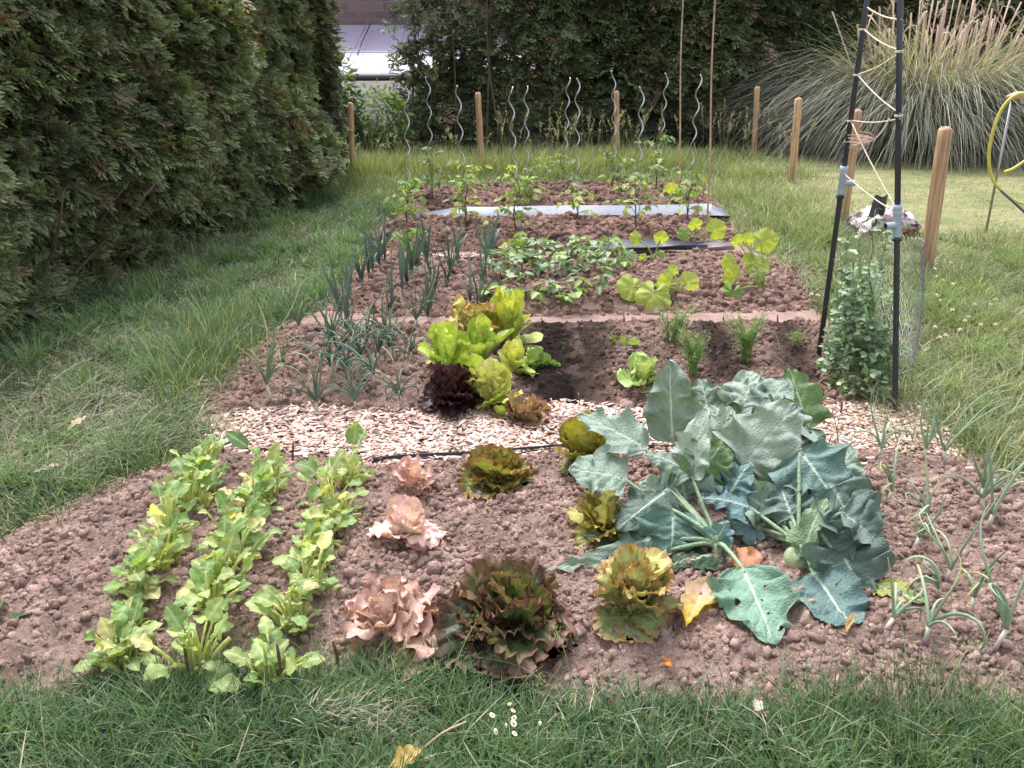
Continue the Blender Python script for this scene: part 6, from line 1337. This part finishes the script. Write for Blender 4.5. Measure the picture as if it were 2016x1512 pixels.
for i, (x, y, l) in enumerate([(1003, 1386, 'topmost daisy of the little cluster on the soil edge'), (1010, 1399, 'daisy just below the topmost one'), (969, 1408, 'daisy at the far left of the upper cluster'), (1012, 1413, 'daisy with a bright yellow centre in mid cluster'), (1063, 1424, 'daisy standing alone at the right of the cluster'), (976, 1440, 'open daisy at the lower left of the cluster'), (1013, 1444, 'lowest daisy of the cluster'), (996, 1428, 'tiny daisy bud between the lower daisies'), (1011, 1424, 'half closed daisy right above the lowest one')]): daisy(x, y, G(x, y)[1] - .09, 820 + i, 'white ' + l)
gC = 0
cl = [(x, y) for x, y in [(1850, 592), (1875, 610), (1900, 632), (1918, 600), (1843, 545), (1855, 552), (1876, 560), (1843, 582), (1930, 640), (1950, 600), (1960, 640), (1890, 650), (1905, 625), (1840, 645), (1862, 660), (1785, 640), (1610, 582), (1598, 580), (1790, 690), (1850, 665), (1700, 620), (1960, 590), (1980, 650), (1872, 518), (1840, 530)]]
for i, (x, y) in enumerate(cl):
    rg = np.random.default_rng(850 + i); b = G(x, y + 22); q = P(x, y, b[1]); r = thing('clover_flower', 'pinkish white clover flower head in the right verge grass', 'flower', b, 'clover flowers in the right verge')
    V, F, T = tube([b, (b + q) / 2, q], .0014, 4); Geo().add(V, F, T, col=(.16, .22, .08)).build('stem', M_LEAF, r)
    m = 34; v = nrm(rg.normal(size=(m, 3))); v[:, 2] = np.abs(v[:, 2]) * 1.1 - .2; V, Q, T, C = blades(q + v * .006, .011, .006, np.arctan2(v[:, 1], v[:, 0]), np.arccos(np.clip(v[:, 2], -1, 1)), np.arccos(np.clip(v[:, 2], -1, 1)), lerp((.70, .55, .50), (.82, .74, .70), rg.random(m)), nseg=2, rng=rg)
    Geo().add(V, Q, T, C).build('flower_head', M_LEAF, r)
for i, (bx, by, tx, ty, l) in enumerate([(860, 1450, 942, 1215, 'flowering grass stalk leaning right in front of the big dark lettuce'), (1150, 1400, 905, 1300, 'long grass stalk lying to the left across the soil before the big lettuce'), (1135, 1400, 1088, 1232, 'upright grass stalk with a feathery head right of the big lettuce'), (1100, 1512, 1130, 1370, 'grass stalk rising from the bottom edge right of the daisies'), (1830, 1420, 1925, 1260, 'grass stalk leaning over the front right onions'), (800, 1500, 770, 1290, 'thin grass stalk left of the largest pink lettuce'), (1045, 1470, 1062, 1330, 'grass stalk behind the lone daisy')]):
    rg = np.random.default_rng(880 + i); b = G(bx, by); t = P(tx, ty, G(tx, ty)[1] - .22 if i != 1 else b[1] + .12); t[2] = max(t[2], .08); p = curve([b, (b + t) / 2 + (0, 0, .05), t], 14); V, F, T = tube(p, np.linspace(.0016, .0007, len(p)), 4)
    r = thing('flowering_grass_stalk', l, 'grass stalk', b, 'flowering grass stalks at the front'); Geo().add(V, F, T, col=(.27, .33, .14)).build('stalk', M_LEAF, r)
    m = 70; k = .62 + .38 * rg.random(m); q = np.stack([np.interp(k, np.linspace(0, 1, len(p)), p[:, j]) for j in range(3)], 1); q = q + rg.normal(0, .012, (m, 3)) * (1.15 - k)[:, None] * 2.5
    V, Q, T, C = blades(q, .008, .0024, rg.random(m) * 6.283, .5, 1.0, (.36, .40, .20), nseg=2, rng=rg); Geo().add(V, Q, T, C).build('seed_head', M_LEAF, r)
def weed(px, py, n, L, seed, lab, c1=(.05, .10, .035), c2=(.11, .18, .07), h=.08, w=.12):
    rg = np.random.default_rng(seed); o = G(px, py); r = thing('weed', lab, 'weed', o, 'broad leaved weeds'); g = Geo(); gs = Geo(); TP = lambda u: np.clip(np.sin(np.pi * np.clip(u, 0, 1) ** .65), 0, 1) ** .8
    for i in range(n):
        az = rg.random() * 6.283; e = o + np.array([np.cos(az) * w * rg.random(), np.sin(az) * w * rg.random(), h * (.4 + .8 * rg.random())]); V, F, T = tube(curve([o, (o + e) / 2 + (0, 0, .02), e], 6), .0018, 4); gs.add(V, F, T, col=(.12, .16, .07))
        l = L * (.6 + .6 * rg.random()); V, F, u, v = leaf(l, l * .55, TP, 9, 7, .4, .1, .1, 2, .2, 8, rg, crease=.2); cc = lerp(c1, c2, rg.random()); c = np.tile(cc, (len(V), 1)); c = lerp(c, cc * 1.5 + .02, np.clip(1 - np.abs(v) * 6, 0, 1) * .6)
        g.add(place(V, e, np.array([np.cos(az), np.sin(az), rg.normal(-.1, .25)]), np.array([rg.normal(0, .3), -.3, 1])), F, col=c)
    gs.build('stems', M_LEAF, r); g.build('leaves', M_LEAF, r)
weed(15, 660, 7, .15, 901, 'dark big leaved weed under the left hedge at the picture edge', (.03, .06, .03), (.06, .10, .05), .14, .16)
weed(110, 680, 26, .07, 902, 'low bright weed patch along the foot of the left hedge', w=.3); weed(205, 655, 14, .08, 903, 'rounded leafed weed under the hedge right of the bright patch', w=.22)
weed(-5, 1300, 9, .09, 904, 'nettle like weed at the left edge of the front bed', w=.1, h=.1)
weed(1640, 1440, 30, .022, 905, 'small clover patch in the front right grass', (.05, .11, .04), (.10, .18, .07), .05, .14); weed(1500, 1470, 26, .022, 906, 'small clover patch in the front grass left of the tuft', (.05, .11, .04), (.10, .18, .07), .05, .14); weed(1330, 1450, 20, .02, 907, 'clover patch in the front grass below the yellow leaf', (.06, .12, .04), (.12, .2, .08), .05, .12)
weed(800, 300, 14, .10, 908, 'reddish dry leafed weed by the rear hedge gap', (.20, .10, .06), (.32, .17, .11), .2, .3); weed(1295, 325, 16, .1, 909, 'dark leafy weed in the rear grass beside the last rear stake', (.03, .06, .03), (.07, .11, .06), .25, .2)
loose_leaf('stone', 'smooth grey pebble on the lumpy soil by the garlic', 'stone', 537, 708, 541, 702, .03, (.38, .36, .40), (.42, .40, .44), .08, .1, 0, 0, M_ROOT, droop=1.5)

# ------------------------------------------------------------------ light and camera
SUN_EL, SUN_AZ = rad(64), rad(-22)           # azimuth measured from +Y towards +X
w = bpy.data.worlds.new('World'); scene.world = w; w.use_nodes = True
nt = w.node_tree; bg = nt.nodes['Background']
sky = nt.nodes.new('ShaderNodeTexSky'); sky.sky_type = 'NISHITA'; sky.sun_disc = False
sky.sun_elevation = SUN_EL; sky.sun_rotation = SUN_AZ; sky.dust_density = 4.0; sky.air_density = 1.0; sky.ozone_density = .6
hs = nt.nodes.new('ShaderNodeHueSaturation'); hs.inputs['Saturation'].default_value = .3; hs.inputs['Value'].default_value = 2.7
nt.links.new(sky.outputs[0], hs.inputs['Color']); nt.links.new(hs.outputs[0], bg.inputs[0]); bg.inputs[1].default_value = .15
sl = bpy.data.lights.new('sun', 'SUN'); sl.energy = 3.3; sl.angle = rad(17); sl.color = (1, .955, .935)
so = bpy.data.objects.new('sun', sl); COL.objects.link(so)
ds = Vector((math.sin(SUN_AZ) * math.cos(SUN_EL), math.cos(SUN_AZ) * math.cos(SUN_EL), math.sin(SUN_EL)))
so.rotation_euler = ds.to_track_quat('Z', 'Y').to_euler(); so.location = (0, 0, 10)
cd = bpy.data.cameras.new('camera'); co = bpy.data.objects.new('camera', cd); COL.objects.link(co)
co.location = tuple(CAM); co.rotation_euler = (math.pi / 2 - PITCH, 0, 0)
cd.sensor_width = 36; cd.lens = 36 * FPX / 2016; cd.clip_end = 3000; cd.clip_start = .05
scene.camera = co
for o in bpy.data.objects:
    if '_o' in o: del o['_o']
scene.view_settings.view_transform = 'Standard'; scene.view_settings.look = 'None'; scene.view_settings.exposure = 0
scene.cycles.max_bounces = 6; scene.cycles.diffuse_bounces = 3; scene.cycles.transmission_bounces = 3
